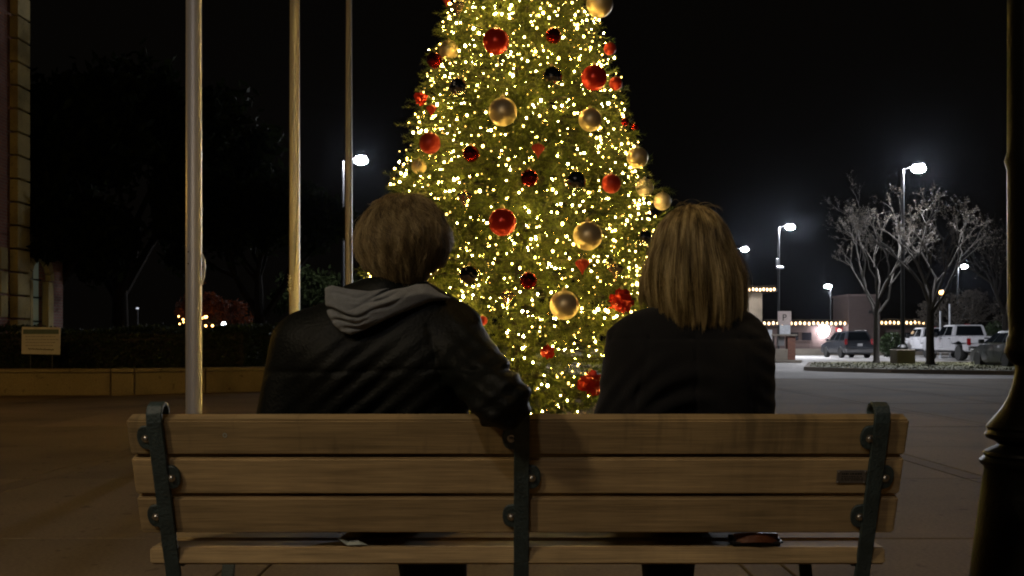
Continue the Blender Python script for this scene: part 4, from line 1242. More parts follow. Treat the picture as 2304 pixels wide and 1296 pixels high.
def woman_hair(root):
    rng = np.random.default_rng(21)
    c = np.array(HW) + np.array((0.0, -0.010, 0.018))
    a = np.array((0.074, 0.095, 0.094))
    def capfn(P):
        q = P - c.astype(np.float32)
        d = ell(P, c + np.array((0, -0.004, 0.0)), (0.080, 0.101, 0.095))
        d = smin(d, ell(P, (HW[0] + 0.006, HW[1] - 0.045, HW[2] - 0.085), (0.098, 0.070, 0.125)), 0.03)
        ca, sa = math.cos(YW), math.sin(YW)
        f = q[..., 0] * sa + q[..., 1] * ca
        cut = f - np.maximum(0.040 + 0.87 * (q[..., 2] - 0.05), -0.010)
        low = 1.040 - P[..., 2]
        return np.maximum(np.maximum(d, cut), low)
    base = nets(capfn, c - np.array((0.15, 0.16, 0.22)), c + np.array((0.15, 0.15, 0.13)), 0.0075)
    n, k = 16000, 16
    ncl = 150
    cphi = rng.uniform(-2.15, 2.15, ncl)                        # lock directions; 0 = towards the viewer
    cend = rng.normal(0, 0.008, ncl); cout = rng.normal(0, 0.005, ncl); ccurl = rng.normal(0, 0.010, ncl)
    cl = rng.integers(0, ncl, n)
    phi0 = np.clip(rng.uniform(-2.2, 2.2, n), -2.2, 2.2)
    cl = np.abs(phi0[:, None] + rng.normal(0, 0.03, (n, 1)) - cphi[None]).argmin(1)
    t0 = rng.uniform(0.02, 1.15, n) ** 1.0
    lift = rng.uniform(0.004, 0.018, n) + cout[cl] * 0.6
    s = np.linspace(0, 1, k)[None]
    # down over the skull until the widest girth, then hanging straight
    zend = 1.024 + cend[cl] + rng.normal(0, 0.007, n) + 0.02 * rng.random(n) ** 6 + 0.040 * np.clip(-phi0 - 0.55, 0, 2) + 0.022 * np.clip(phi0 - 0.6, 0, 2)
    th_w = 1.42
    arc = (th_w - t0) * 0.095
    hang = (c[2] + math.cos(th_w) * 0.11) - zend
    tot = arc + hang
    d = s * tot[:, None]
    th = np.minimum(t0[:, None] + d / 0.095, th_w)
    below = np.clip(d - arc[:, None], 0, None) / hang[:, None]
    conv = 0.42 * np.clip(below, 0, 1) ** 0.7
    ph = phi0[:, None] * (1 - conv) + cphi[cl][:, None] * conv
    flare = 0.040 * np.sin(np.clip(below, 0, 1) * PI * 0.60) + ccurl[cl][:, None] * below ** 2 - 0.022 * below ** 3
    X = np.sin(th) * np.sin(ph) * (a[0] + lift[:, None] + flare)
    Yv = -np.cos(ph) * np.sin(th) * (a[1] + lift[:, None] + flare * 0.7)
    Z = np.cos(th) * (a[2] + lift[:, None] * 0.8) - below * hang[:, None]
    P = np.stack([X, Yv, Z], -1) + c
    P[..., 0] += rng.normal(0, 0.0008, (n, k)) * s
    P[..., 0] += 0.012 * np.clip(below, 0, 1) + 0.004 * np.sin(cphi[cl] * 31)[:, None] * np.sin(below * 4.0)                   # drifts to her right
    hair = strands_mesh(P, rng.uniform(0.0004, 0.0010, n))
    m = 380
    sel = rng.choice(n, m, replace=False)
    w = np.linspace(0, 1, k)[None, :, None]
    Q = P[sel] + (P[sel] - c) * np.array((1, 1, 0.25)) * np.sin(w * PI) * rng.uniform(0.04, 0.18, (m, 1, 1))
    fly = strands_mesh(Q, np.full(m, 0.0004))
    # a few loops standing off the crown
    loops = []
    for i in range(14):
        x0 = HW[0] + rng.uniform(-0.07, 0.05); w_ = rng.uniform(0.03, 0.08); h_ = rng.uniform(0.012, 0.03)
        t = np.linspace(0, PI, k)
        loops.append(np.stack([x0 - w_ * np.cos(t) * 0.5 + 0.01, np.full(k, HW[1] - 0.03) + rng.normal(0, 0.02), c[2] + 0.090 + h_ * np.sin(t)], -1))
    lp = strands_mesh(np.array(loops), np.full(14, 0.0005))
    V, Q4 = join([base, hair, fly, lp])
    return mesh_obj('hair', np_mesh('hair', V - np.array(root.location), Q4, True), M_HAIRW, root)
woman_hair(woman)

# ================================================================== CHRISTMAS TREE
TX, TY = xat(1172, 12.5), 12.5
def tree_r(z): return np.maximum(0.02, 2.37 - 0.295 * z)
def skin(an, zz):
    # whole boughs stick out, pockets between them fall back
    g = np.sin(an * 8 + zz * 5.5 + 1.3 * np.sin(zz * 3)) * np.sin(zz * 9 - an * 3)
    return 0.07 * g - 0.24 * np.clip(g - 0.25, 0, 1) + 0.05 * np.sin(an * 23 + zz * 19)
tree = empty('christmas_tree', (TX, TY, 0)); tag(tree, 'tall lit christmas tree of dense green fir behind the bench', 'tree')
b = MB(); b.tube([(0, 0, 0), (0, 0, 4), (0, 0, 8.3)], [0.16, 0.10, 0.02], 12); b.build('trunk', M_BARKD, tree)
b = MB(); b.lathe([(0.55, 0), (0.55, 0.06), (0.22, 0.10), (0.22, 0.34), (0.18, 0.34)], 20); b.build('stand', M_WIRE, tree)
rng = np.random.default_rng(5)
# boughs: each whorl carries limbs that reach to the tree's skin
bm_ = MB()
bough_pts = []
z = 0.35
while z < 8.0:
    rr = float(tree_r(z)); nb = max(6, int(rr * 9)); a0 = rng.uniform(0, 6.28)
    for i in range(nb):
        a = a0 + 2 * PI * i / nb + rng.normal(0, 0.08); L = rr * rng.uniform(0.86, 1.02)
        dz = -0.10 * L + rng.normal(0, 0.05)
        p0 = np.array((0, 0, z)); p1 = np.array((math.cos(a) * L, math.sin(a) * L, z + dz + 0.10))
        pm_ = (p0 + p1) / 2 + np.array((0, 0, 0.05))
        bm_.tube([p0, pm_, p1], [0.022, 0.014, 0.005], 4, False)
        bough_pts.append((a, z, L, dz))
    z += 0.20
bo_ = bm_.build('boughs', M_BARKD, tree); bo_['kind'] = 'stuff'
# sprigs of needles, spread through the outer half metre of the crown
def sprigs(n, seed, depth, Lmin, Lmax, protr):
    r = np.random.default_rng(seed)
    u = r.random(n * 3); zz = 0.22 + 8.15 * (1 - np.sqrt(1 - u * 0.985))
    an = r.uniform(0, 2 * PI, n * 3)
    front = -np.sin(an)
    keep = r.random(n * 3) < np.clip(0.30 + 0.9 * (front + 0.35), 0.22, 1.0)
    zz, an = zz[keep][:n], an[keep][:n]; n = len(zz)
    R_ = tree_r(zz); dd = depth * r.random(n) ** 1.3
    # uneven outline: whole boughs stick out or fall back
    wob = skin(an, zz)
    rad = np.maximum(R_ - dd + wob, 0.02) - 0.5 * Lmax * 0.75 + protr * (r.random(n) < 0.10) * r.random(n)
    rad = np.maximum(rad, 0.02)
    out = np.stack([np.cos(an), np.sin(an), np.zeros(n)], 1)
    base = out * rad[:, None]; base[:, 2] = zz
    d = out + r.normal(0, 0.42, (n, 3)); d[:, 2] += r.normal(-0.02, 0.34, n)
    d /= np.linalg.norm(d, axis=1, keepdims=True)
    L = r.uniform(Lmin, Lmax, n)
    k = 34
    side = np.cross(d, r.normal(size=(n, 3))); side /= np.linalg.norm(side, axis=1, keepdims=True)
    up = np.cross(d, side)
    t = (np.arange(k) + 0.5) / k
    ph = np.arange(k) * 2.399
    t = t[None, :, None]
    pos = base[:, None] + d[:, None] * (L[:, None, None] * t)
    pos[..., 2] -= 0.06 * (t[..., 0] ** 2) * L[:, None]
    radial = side[:, None] * np.cos(ph)[None, :, None] + up[:, None] * np.sin(ph)[None, :, None]
    nd = radial * 0.80 + d[:, None] * 0.62 + r.normal(0, 0.10, (n, k, 3))
    nd /= np.linalg.norm(nd, axis=2, keepdims=True)
    nl = (0.062 * (1.05 - 0.35 * t)) * r.uniform(0.8, 1.2, (n, k, 1))
    wv = np.cross(nd, radial + 0.01); wv /= np.linalg.norm(wv, axis=2, keepdims=True) + 1e-9
    hw = 0.0042
    V = np.stack([pos - wv * hw, pos + wv * hw, pos + nd * nl + wv * hw * 0.35, pos + nd * nl - wv * hw * 0.35], 2).reshape(-1, 3)
    return V, np.arange(len(V)).reshape(-1, 4)
V, Q = join([sprigs(7200, 31, 0.40, 0.16, 0.30, 0.16), sprigs(2600, 32, 1.0, 0.2, 0.36, 0.0)])
crown = mesh_obj('crown', np_mesh('crown', V, Q), M_NEEDLE, tree)

# ------------------------------------------------------------------ string lights wound round the tree
lights = empty('light_string', (TX, TY, 0)); tag(lights, 'warm white string lights wound all round the christmas tree', 'string lights')
r = np.random.default_rng(77)
n = 5600
u = r.random(n); zz = 0.25 + 8.1 * (1 - np.sqrt(1 - u * 0.985)); an = r.uniform(0, 2 * PI, n)
keep = r.random(n) < np.clip(0.45 + 0.9 * (-np.sin(an) + 0.3), 0.45, 1.0)
zz, an = zz[keep], an[keep]; n = len(zz)
dd = np.where(r.random(n) < 0.36, r.uniform(-0.06, 0.05, n), r.uniform(0.05, 0.42, n))
wob = skin(an, zz)
rad = np.maximum(tree_r(zz) + wob - dd - 0.01, 0.02)
BP = np.stack([np.cos(an) * rad, np.sin(an) * rad, zz], 1)
BR = np.where(dd < 0.08, 0.0062 + 0.0078 * r.random(n) ** 2.0, r.uniform(0.005, 0.009, n))
score = -np.sin(an) * 2 - dd * 4 + BR * 40
order = np.argsort(-score)
bb = MB(); bb.ball((0, 0, 0), (1, 1, 1.25), 8, 5); proto = bb.build('bulb', M_BULB, lights, smooth=True)
pmesh = proto.data; bpy.data.objects.remove(proto)
for i in order[:300]:
    o = bpy.data.objects.new('bulb', pmesh); o.location = BP[i]; o.scale = (BR[i],) * 3; link(o, lights)
# the rest, too many to keep apart: one part
ico_v = np.array([v.co for v in pmesh.vertices]); ico_f = [tuple(p.vertices) for p in pmesh.polygons]
bm2 = bmesh.new(); bmesh.ops.create_icosphere(bm2, subdivisions=1, radius=1.0); iv = np.array([v.co[:] for v in bm2.verts]); itf = np.array([[v.index for v in f.verts] for f in bm2.faces]); bm2.free()
rest = order[300:]
V = (BP[rest][:, None] + iv[None] * BR[rest][:, None, None]).reshape(-1, 3)
Q = (itf[None] + (np.arange(len(rest)) * len(iv))[:, None, None]).reshape(-1, 3)
ro = mesh_obj('bulbs_further_in', np_mesh('bulbs', V, Q, True), M_BULBS, lights); ro['kind'] = 'stuff'
wm = MB()
for s in range(3):
    pts = []
    for i in range(420):
        t = i / 419; z = 0.3 + 7.8 * t; a = s * 2.09 + t * 2 * PI * 17
        R_ = float(tree_r(z)) - 0.10
        pts.append((math.cos(a) * R_, math.sin(a) * R_, z + 0.03 * math.sin(i * 1.7)))
    wm.tube(pts, 0.004, 3, False)
wm.build('wire', M_WIRE, lights)

# ------------------------------------------------------------------ ornaments
OUTLIERS = []
def on_tree(px, py, out=0.0):
    """point where the sight line meets the tree's skin, moved outwards a little"""
    Y = 9.6
    while Y < 13.2:
        p = at(px, py, Y)
        if math.hypot(p.x - TX, p.y - TY) < float(tree_r(p.z)) + 0.02: break
        Y += 0.02
    if Y >= 13.2:            # beyond the outline: hangs from a protruding tip
        p = at(px, py, TY - 0.25); OUTLIERS.append(p)
        return p
    d = Vector((p.x - TX, p.y - TY, 0)).normalized()
    return p + d * out
def ornament(kind, px, py, rpx, label, out=0.06, squash=1.0):
    no = len(OUTLIERS)
    p = on_tree(px, py, out)
    r0 = rpx * p.y / F
    if len(OUTLIERS) > no: OUTLIERS[-1] = p + Vector((0, 0, r0 * 1.3))
    root = empty(kind + '_ornament', p)
    tag(root, label, 'ornament', 'ornaments on the christmas tree')
    m = {'gold_ball': M_GOLD, 'lamplit_ball': M_LAMPLIT, 'red_ball': M_RED, 'red_satin_ball': M_REDM, 'red_mirror_ball': M_REDD, 'silver_mirror_ball': M_MIRR, 'red_finial': M_REDM, 'red_star': M_RED, 'champagne_finial': M_CLEAR}[kind]
    b = MB()
    if 'finial' in kind:
        # ribbed spinning-top shape ending in a point
        prof = [(0.10, 1.0), (0.14, 0.92), (0.45, 0.86), (0.85, 0.62), (1.0, 0.36), (0.97, 0.18), (0.80, -0.10), (0.55, -0.45), (0.32, -0.80), (0.16, -1.10), (0.04, -1.45)]
        n = 28; vs = []; fs = []
        for i, (q, z) in enumerate(prof):
            for k in range(n):
                a = 2 * PI * k / n; rr = q * r0 * (1 + 0.07 * math.cos(a * 14))
                vs.append((rr * math.cos(a), rr * math.sin(a), z * r0))
        for i in range(len(prof) - 1):
            for k in range(n): fs.append((i * n + k, i * n + (k + 1) % n, (i + 1) * n + (k + 1) % n, (i + 1) * n + k))
        fs += [tuple(range(n)), tuple(range((len(prof) - 1) * n, len(prof) * n))]
        b.add(vs, fs); b.build('body', m, root, smooth=False); ztop = r0
    elif kind in ('silver_mirror_ball', 'red_mirror_ball'):
        # small flat mirrors in rows
        b.ball((0, 0, 0), r0, 24, 14); rq = random.Random(int(px))
        b.v = [tuple(c * rq.uniform(0.985, 1.015) for c in v) for v in b.v]
        b.build('body', m, root); ztop = r0
    elif kind == 'red_star':
        bmx = bmesh.new(); bmesh.ops.create_icosphere(bmx, subdivisions=3, radius=r0 * 0.82)
        rq = random.Random(int(px * 7 + py))
        for v in bmx.verts:
            v.co *= rq.choice((0.92, 1.0, 1.06, 1.38))
        me = bpy.data.meshes.new('body'); bmx.to_mesh(me); bmx.free(); mesh_obj('body', me, m, root); ztop = r0
    else:
        b.ball((0, 0, 0), r0, 36, 22); b.build('body', m, root, smooth=True); ztop = r0
    c = MB(); c.lathe([(0.16 * r0, -0.03 * r0), (0.16 * r0, 0.14 * r0), (0.13 * r0, 0.16 * r0)], 12, (0, 0, ztop)); cp = c.build('cap', M_CAPG, root)
    c = MB(); c.tube([(0.06 * r0 * math.cos(t), 0, ztop + 0.2 * r0 + 0.07 * r0 * math.sin(t)) for t in np.linspace(0, 2 * PI, 11)], 0.012 * r0 + 0.001, 5, False); c.build('ring', M_CAPG, cp)
    return root
for a in [
    ('gold_ball', 1322, 15, 30, 'large gold ball ornament cut by the top edge of the frame', 0.16),
    ('gold_ball', 1136, 259, 32, 'large gold ball ornament high on the tree, left of its middle', 0.16),
    ('gold_ball', 1312, 275, 26, 'mid-sized gold ball ornament level with and right of the large one', 0.14),
    ('gold_ball', 1413, 357, 24, 'gold ball ornament near the right outline of the tree', 0.12),
    ('gold_ball', 1308, 534, 33, 'large gold ball ornament at the height of the two heads', 0.16),
    ('gold_ball', 1261, 688, 33, 'lowest gold ball ornament, between the two people', 0.16),
    ('gold_ball', 1000, 111, 22, 'gold ball ornament half sunk in needles at the upper left outline', -0.06),
    ('gold_ball', 936, 374, 17, 'small dull gold ball ornament sunk in needles at the left outline', -0.04),
    ('lamplit_ball', 1454, 422, 20, 'pale lamp-tinted ball ornament half covered by needles at the right outline', -0.02),
    ('lamplit_ball', 1490, 453, 20, 'pale lamp-tinted ball ornament hanging furthest right on the tree', 0.10),
    ('red_ball', 1122, 100, 30, 'large glossy red ball ornament near the top of the frame', 0.12),
    ('red_ball', 1320, 180, 29, 'large glossy red ball ornament above the mid-sized gold ball', 0.12),
    ('red_ball', 1134, 503, 32, 'largest glossy red ball ornament, right of the man\'s head', 0.14),
    ('red_satin_ball', 982, 325, 24, 'satin red ball ornament near the left outline above the man\'s head', 0.10),
    ('red_star', 1388, 678, 27, 'spiky red ornament left of the woman\'s hair', 0.08),
    ('red_star', 1322, 862, 28, 'spiky red ornament low on the tree against the woman\'s arm', 0.08),
    ('red_mirror_ball', 1190, 404, 20, 'small dark red mirror ball in the middle of the tree', 0.10),
    ('red_mirror_ball', 1066, 349, 19, 'small dark red mirror ball above the man\'s head', 0.08),
    ('red_mirror_ball', 1241, 84, 18, 'small dark red mirror ball high up, right of the large red ball', 0.06),
    ('red_mirror_ball', 991, 138, 18, 'small dark red mirror ball at the upper left outline', 0.08),
    ('red_mirror_ball', 1188, 633, 20, 'small dark red mirror ball left above the lowest gold ball', 0.10),
    ('red_satin_ball', 1358, 112, 14, 'small red ball ornament at the upper right outline', 0.08),
    ('red_satin_ball', 1371, 190, 15, 'small red ball ornament just right of the large glossy red one', 0.08),
    ('red_satin_ball', 1362, 416, 22, 'satin red ball ornament left of the lamp-tinted balls', 0.10),
    ('red_star', 1229, 791, 16, 'small spiky red ornament below the lowest gold ball', 0.08),
    ('red_mirror_ball', 1396, 276, 9, 'tiny dark red ball left one of a pair at the right outline', 0.06),
    ('red_mirror_ball', 1417, 286, 8, 'tiny dark red ball right one of a pair at the right outline', 0.06),
    ('red_star', 960, 223, 15, 'small spiky red ornament at the left outline of the tree', 0.08),
    ('red_finial', 983, 249, 11, 'tiny red finial ornament just below the spiky one at the left outline', 0.08),
    ('red_finial', 1016, 4, 9, 'tiny red finial ornament at the top edge of the frame', 0.06),
    ('red_satin_ball', 1090, 722, 11, 'small red ball ornament showing just over the man\'s shoulder', 0.08),
    ('silver_mirror_ball', 1236, 177, 23, 'silver mirror ball above the two gold balls', 0.10),
    ('silver_mirror_ball', 1041, 200, 22, 'silver mirror ball at the upper left of the tree', 0.08),
    ('silver_mirror_ball', 1286, 411, 24, 'silver mirror ball right of the middle red mirror ball', 0.10),
    ('silver_mirror_ball', 1063, 622, 25, 'silver mirror ball just right of the man\'s neck', 0.10),
    ('silver_mirror_ball', 1435, 536, 18, 'silver mirror ball just left of the top of the woman\'s hair', 0.08),
    ('red_finial', 1208, 340, 14, 'red finial ornament in the middle of the tree', 0.10),
    ('red_finial', 1302, 598, 15, 'red finial ornament under the large gold ball', 0.10),
    ('champagne_finial', 1372, 610, 17, 'champagne finial ornament left of the woman\'s hair', 0.10),
    ('champagne_finial', 1052, 448, 16, 'champagne finial ornament right above the man\'s head', 0.08),
    ('champagne_finial', 1142, 670, 16, 'champagne finial ornament below the small red mirror ball', 0.08),
    ('champagne_finial', 1042, 20, 15, 'champagne finial ornament near the top edge of the frame', 0.08),
]:
    ornament(*a)

# boughs that reach out to the ornaments hanging beyond the outline
def reach(ps, seed):
    r = np.random.default_rng(seed); parts = []
    for p in ps:
        tip = np.array(p) - np.array((TX, TY, 0)); base = tip * np.array((0.72, 0.72, 1)) + np.array((0, 0, 0.04))
        for j in range(9):
            a = base + (tip - base) * j / 8
            d = (tip - base) / np.linalg.norm(tip - base) + r.normal(0, 0.45, 3); d /= np.linalg.norm(d)
            k = 30; t = (np.arange(k) + 0.5) / k; ph = np.arange(k) * 2.399
            s = np.cross(d, r.normal(size=3)); s /= np.linalg.norm(s); u = np.cross(d, s)
            pos = a + d * (0.16 * t)[:, None]; rad = s * np.cos(ph)[:, None] + u * np.sin(ph)[:, None]
            nd = rad * 0.8 + d * 0.6; nd /= np.linalg.norm(nd, axis=1, keepdims=True); w = np.cross(nd, rad + 0.01); w /= np.linalg.norm(w, axis=1, keepdims=True)
            V = np.stack([pos - w * 0.0042, pos + w * 0.0042, pos + nd * 0.055 + w * 0.0015, pos + nd * 0.055 - w * 0.0015], 1).reshape(-1, 3)
            parts.append((V, np.arange(len(V)).reshape(-1, 4)))
    return join(parts)
if OUTLIERS:
    V, Q = reach(OUTLIERS, 3); mesh_obj('crown_tips', np_mesh('crown_tips', V, Q), M_NEEDLE, tree)

# ================================================================== TREES
def limb_tree(name, loc, label, hgt, trunk_h, r0, spread, seed, m, depth=5, leaves=0, leaf_m=None, leaf_size=0.06, group=None, nfork=3, lean=0.0, upward=0.35, twig=True, crown_box=None):
    rr = random.Random(seed)
    root = empty(name, loc); tag(root, label, 'tree', group)
    tr = MB(); br = MB(); tips = []
    top = Vector((lean, 0, trunk_h))
    tr.tube([(0, 0, -0.05), (lean * 0.1, 0.0, 0.12), (lean * 0.3, 0.02, trunk_h * 0.4), top], [r0 * 1.7, r0 * 1.12, r0, r0 * 0.85], 10)
    def grow(p, d, L, r, k):
        mid = p + d * L * 0.5 + Vector((rr.gauss(0, 1), rr.gauss(0, 1), rr.gauss(0, 0.5))) * L * 0.05
        q = p + d * L
        br.tube([p, mid, q], [r, r * 0.85, r * 0.66], 6 if k > 2 else 4 if k > 1 else 3, False)
        if k <= 2: tips.append((p, q))
        if k == 0: return
        n = nfork if k > 1 else 3
        for i in range(n):
            a = 2 * PI * (i + rr.random() * 0.6) / n
            o = d.orthogonal().normalized(); w = d.cross(o)
            s = spread * rr.uniform(0.6, 1.25)
            nd = (d + (o * math.cos(a) + w * math.sin(a)) * s + Vector((0, 0, upward * 0.3))).normalized()
            t = 1.0 if i == 0 else rr.uniform(0.55, 1.0)
            grow(p + (q - p) * t, nd, L * rr.uniform(0.60, 0.80), r * 0.58, k - 1)
    n0 = 4 if nfork > 2 else 6
    Ls = (hgt - trunk_h) * 0.36
    for i in range(n0):
        a = 2 * PI * (i + 0.3 * rr.random()) / n0 + seed
        d = Vector((math.cos(a) * spread * 1.0, math.sin(a) * spread * 1.0, 1)).normalized()
        grow(top + Vector((0, 0, -0.25 * i * 0.5)), d, Ls * rr.uniform(0.85, 1.15), r0 * (0.6 if nfork > 2 else 0.46), depth)
    tr.build('trunk', m, root, smooth='auto'); bo_ = br.build('branches', m, root)
    if leaves:
        r_ = np.random.default_rng(seed)
        T = np.array([(*p, *q) for p, q in tips])
        ii = r_.integers(0, len(T), leaves); t = r_.random((leaves, 1))
        P = T[ii, :3] * (1 - t) + T[ii, 3:] * t + r_.normal(0, leaf_size * 0.9, (leaves, 3))
        V, Q = leaf_cloud(P, leaf_size, r_, 0.3)
        mesh_obj('crown', np_mesh('crown', V, Q), leaf_m, root)
    return root
IZ = GZ + 0.12
limb_tree('bare_tree', (xat(1972, 44.5), 44.5, IZ), 'slim bare winter tree on the island, its branches lit grey by the lamp', 7.2, 2.4, 0.12, 0.42, 3, M_BARK, 6, 2400, M_LEAFP, 0.036, 'bare trees on the parking island', 2)
limb_tree('bare_tree', (xat(2093, 41.5), 41.5, IZ), 'darker bare tree with a thick trunk in front of the white pickup', 7.2, 2.5, 0.155, 0.55, 8, M_BARKD, 6, 2600, M_LEAFP, 0.036, 'bare trees on the parking island', 2)
limb_tree('bare_tree', (xat(2150, 78), 78, GZ), 'far bushy bare tree glowing dull pink behind the white pickup', 5.6, 1.2, 0.16, 0.75, 15, M_BARK, 5, 5200, M_LEAFP, 0.09)
limb_tree('bare_tree', (xat(2262, 52), 52, GZ), 'faint bare tree at the right, behind the ornamental post', 8.0, 2.6, 0.15, 0.6, 19, M_BARKO, 4, 300, M_LEAFP, 0.06)
limb_tree('dark_oak_tree', (xat(120, 27), 27, 0.3), 'black oak crown in front of the brick building', 5.0, 2.0, 0.2, 0.62, 23, M_BARKO, 4, 17000, M_LEAFD, 0.2, 'dark evergreen oaks behind the hedge')
limb_tree('dark_oak_tree', (xat(270, 30), 30, 0.3), 'black oak between the arched window and the nearest flagpole', 9.5, 2.2, 0.24, 0.62, 29, M_BARKO, 4, 19000, M_LEAFD, 0.2, 'dark evergreen oaks behind the hedge')
limb_tree('dark_oak_tree', (xat(585, 30), 30, 0.0), 'dark oak behind the middle flagpole, its leaves faintly green', 6.2, 1.9, 0.2, 0.6, 33, M_BARKO, 4, 12000, M_LEAFD, 0.14, 'dark evergreen oaks behind the hedge')
limb_tree('dark_oak_tree', (xat(735, 46), 46, 0.0), 'far dark tree between the middle and third flagpoles', 5.0, 1.4, 0.2, 0.7, 37, M_BARKO, 4, 7000, M_LEAFD, 0.14, 'dark evergreen oaks behind the hedge')
red = limb_tree('red_maple_tree', (xat(470, 33), 33, 0.0), 'small red-leaved tree lit warm by bulbs beside the nearest flagpole', 3.1, 0.9, 0.08, 0.5, 41, M_BARKD, 4, 5000, M_LEAFR, 0.06)
# warm bulbs at the red tree's foot
gl = empty('garden_lights', at(450, 728, 32)); tag(gl, 'cluster of small warm bulbs glowing under the red-leaved tree', 'string lights')
g0 = Vector(gl.location)
me = None
M_GARD = em('garden_bulb', (1.0, 0.50, 0.13), 13.0)
for (px, py, s) in ((402, 712, 0.8), (412, 719, 1.0), (404, 729, 0.8), (454, 716, 1.2), (461, 714, 1.2), (464, 713, 1.3), (452, 730, 1.0), (463, 733, 1.1), (478, 733, 1.1), (413, 725, 0.7), (452, 678, 0.7)):
    p = at(px, py, 31.5 + (px % 7) * 0.1) - g0
    if me is None:
        b = MB(); b.ball((0, 0, 0), 0.032, 10, 7); o = b.build('bulb', M_GARD, gl, p, smooth=True); me = o.data
    else:
        o = bpy.data.objects.new('bulb', me); o.location = p; link(o, gl)
    o.scale = (s, s, s)
b = MB(); b.tube([at(402, 712, 31.8) - g0, at(440, 722, 31.9) - g0, at(464, 713, 31.7) - g0, at(480, 735, 31.8) - g0], 0.01, 4); b.build('wire', M_WIRE, gl)
def small_lamp(px, py, Y, r, m, label, foot=0.0):
    p = at(px, py, Y)
    root = empty('bollard_lamp', (p.x, p.y, foot)); tag(root, label, 'lamp')
    b = MB(); b.tube([(0, 0, 0), (0, 0, p.z - foot - r * 0.6)], 0.04, 8); b.build('post', M_DARKSTEEL, root)
    b = MB(); b.ball((0, 0, p.z - foot), r, 12, 8); b.build('globe', m, root, smooth=True)
    b = MB(); b.lathe([(r * 0.7, p.z - foot + r * 0.8), (r * 0.9, p.z - foot + r * 0.9), (0.02, p.z - foot + r * 1.4)], 12); b.build('cover', M_DARKSTEEL, root)
small_lamp(504, 729, 36, 0.085, em('white_globe', (0.85, 0.92, 1.0), 22), 'small white globe lamp right of the red-leaved tree')
small_lamp(309, 694, 38, 0.05, em('dim_globe', (0.8, 0.85, 1.0), 0.6), 'faint path lamp under the dark oaks')
small_lamp(2118, 658, 96, 0.22, M_ORANGE, 'orange street light far behind the dark bare tree', GZ)
small_lamp(1889, 744, 90.3, 0.17, em('door_light', (1.0, 0.75, 0.6), 3.0), 'small warm lamp beside the red door of the shop', GZ)

# bush by the shop
def bush(px, py0, py1, Y, wpx, label):
    p = at(px, py1, Y); p.z = GZ
    root = empty('bush', p); tag(root, label, 'bush')
    w = wpx * Y / F / 2; h = (py1 - py0) * Y / F
    n = 2600; q = RNG.normal(size=(n, 3)); q /= np.linalg.norm(q, axis=1, keepdims=True); q *= RNG.uniform(0.55, 1.05, (n, 1))
    q *= np.array((w, w * 0.7, h * 0.55)); q[:, 2] += h * 0.5; q[:, 2] = np.maximum(q[:, 2], 0.05)
    V, Q = leaf_cloud(q, 0.10, RNG); mesh_obj('foliage', np_mesh('foliage', V, Q), M_HEDGE, root)
    b = MB()
    for i in range(5): b.tube([(0, 0, 0), (w * 0.5 * math.cos(i * 1.26), w * 0.3 * math.sin(i * 1.26), h * 0.8)], [0.05, 0.02], 5)
    b.build('stem', M_BARKD, root)
bush(2008, 742, 796, 70, 60, 'dark round bush left of the white pickups')
bush(2240, 726, 800, 74, 60, 'black bush behind the dark hatchback')

# ================================================================== SIGNS
sg = empty('yard_sign', at(93, 828, 19.6)); sg.location.z = 0.40
tag(sg, 'small pale printed yard sign in front of the hedge', 'sign')
M_SIGN = pm('sign_board', (0.62, 0.57, 0.50), 0.6, 0, 0.06, 10)
M_SIGNG = pm('sign_print_green', (0.10, 0.14, 0.12), 0.6)
M_SIGNT = pm('sign_print_grey', (0.22, 0.19, 0.14), 0.6)
M_SIGND = pm('sign_print_dark', (0.12, 0.085, 0.04), 0.6)
s0 = Vector(sg.location)
TLc, BRc = at(49, 736, 19.6), at(136, 797, 19.6)
cx, cz = (TLc.x + BRc.x) / 2 - s0.x, (TLc.z + BRc.z) / 2 - s0.z
w, h = BRc.x - TLc.x, TLc.z - BRc.z
b = MB(); b.box((cx, 0, cz), (w, 0.012, h), Matrix.Rotation(R(1), 3, 'Y')); brd = b.build('board', M_SIGN, sg, bevel=0.002)
for sx in (-0.28, 0.28):
    b = MB(); b.tube([(cx + sx * w, 0.012, 0), (cx + sx * w, 0.012, cz)], 0.006, 5); b.build('stake', M_GREYSTEEL, sg)
b = MB(); b.box((cx, -0.0075, cz + h * 0.33), (w * 0.92, 0.002, h * 0.17)); b.build('print_band', M_SIGNG, brd)
b = MB(); q = random.Random(9)
for row in range(4):
    z = cz + h * (0.15 - 0.11 * row); x = cx - w * 0.40
    while x < cx + w * (0.38 if row < 3 else 0.25):
        ww = q.uniform(0.02, 0.06); b.box((x + ww / 2, -0.0075, z), (ww, 0.002, 0.012)); x += ww + 0.012
b.build('print_lines', M_SIGNT, brd)
b = MB(); pts = []
for i in range(60):
    t = i / 59; pts.append((cx - w * 0.33 + w * 0.66 * t, -0.008, cz - h * 0.30 + 0.016 * math.sin(i * 1.35) * (0.6 + 0.4 * math.sin(i * 0.7)) - 0.02 * t))
b.tube(pts, 0.0065, 4); b.build('script_line', M_SIGND, brd)

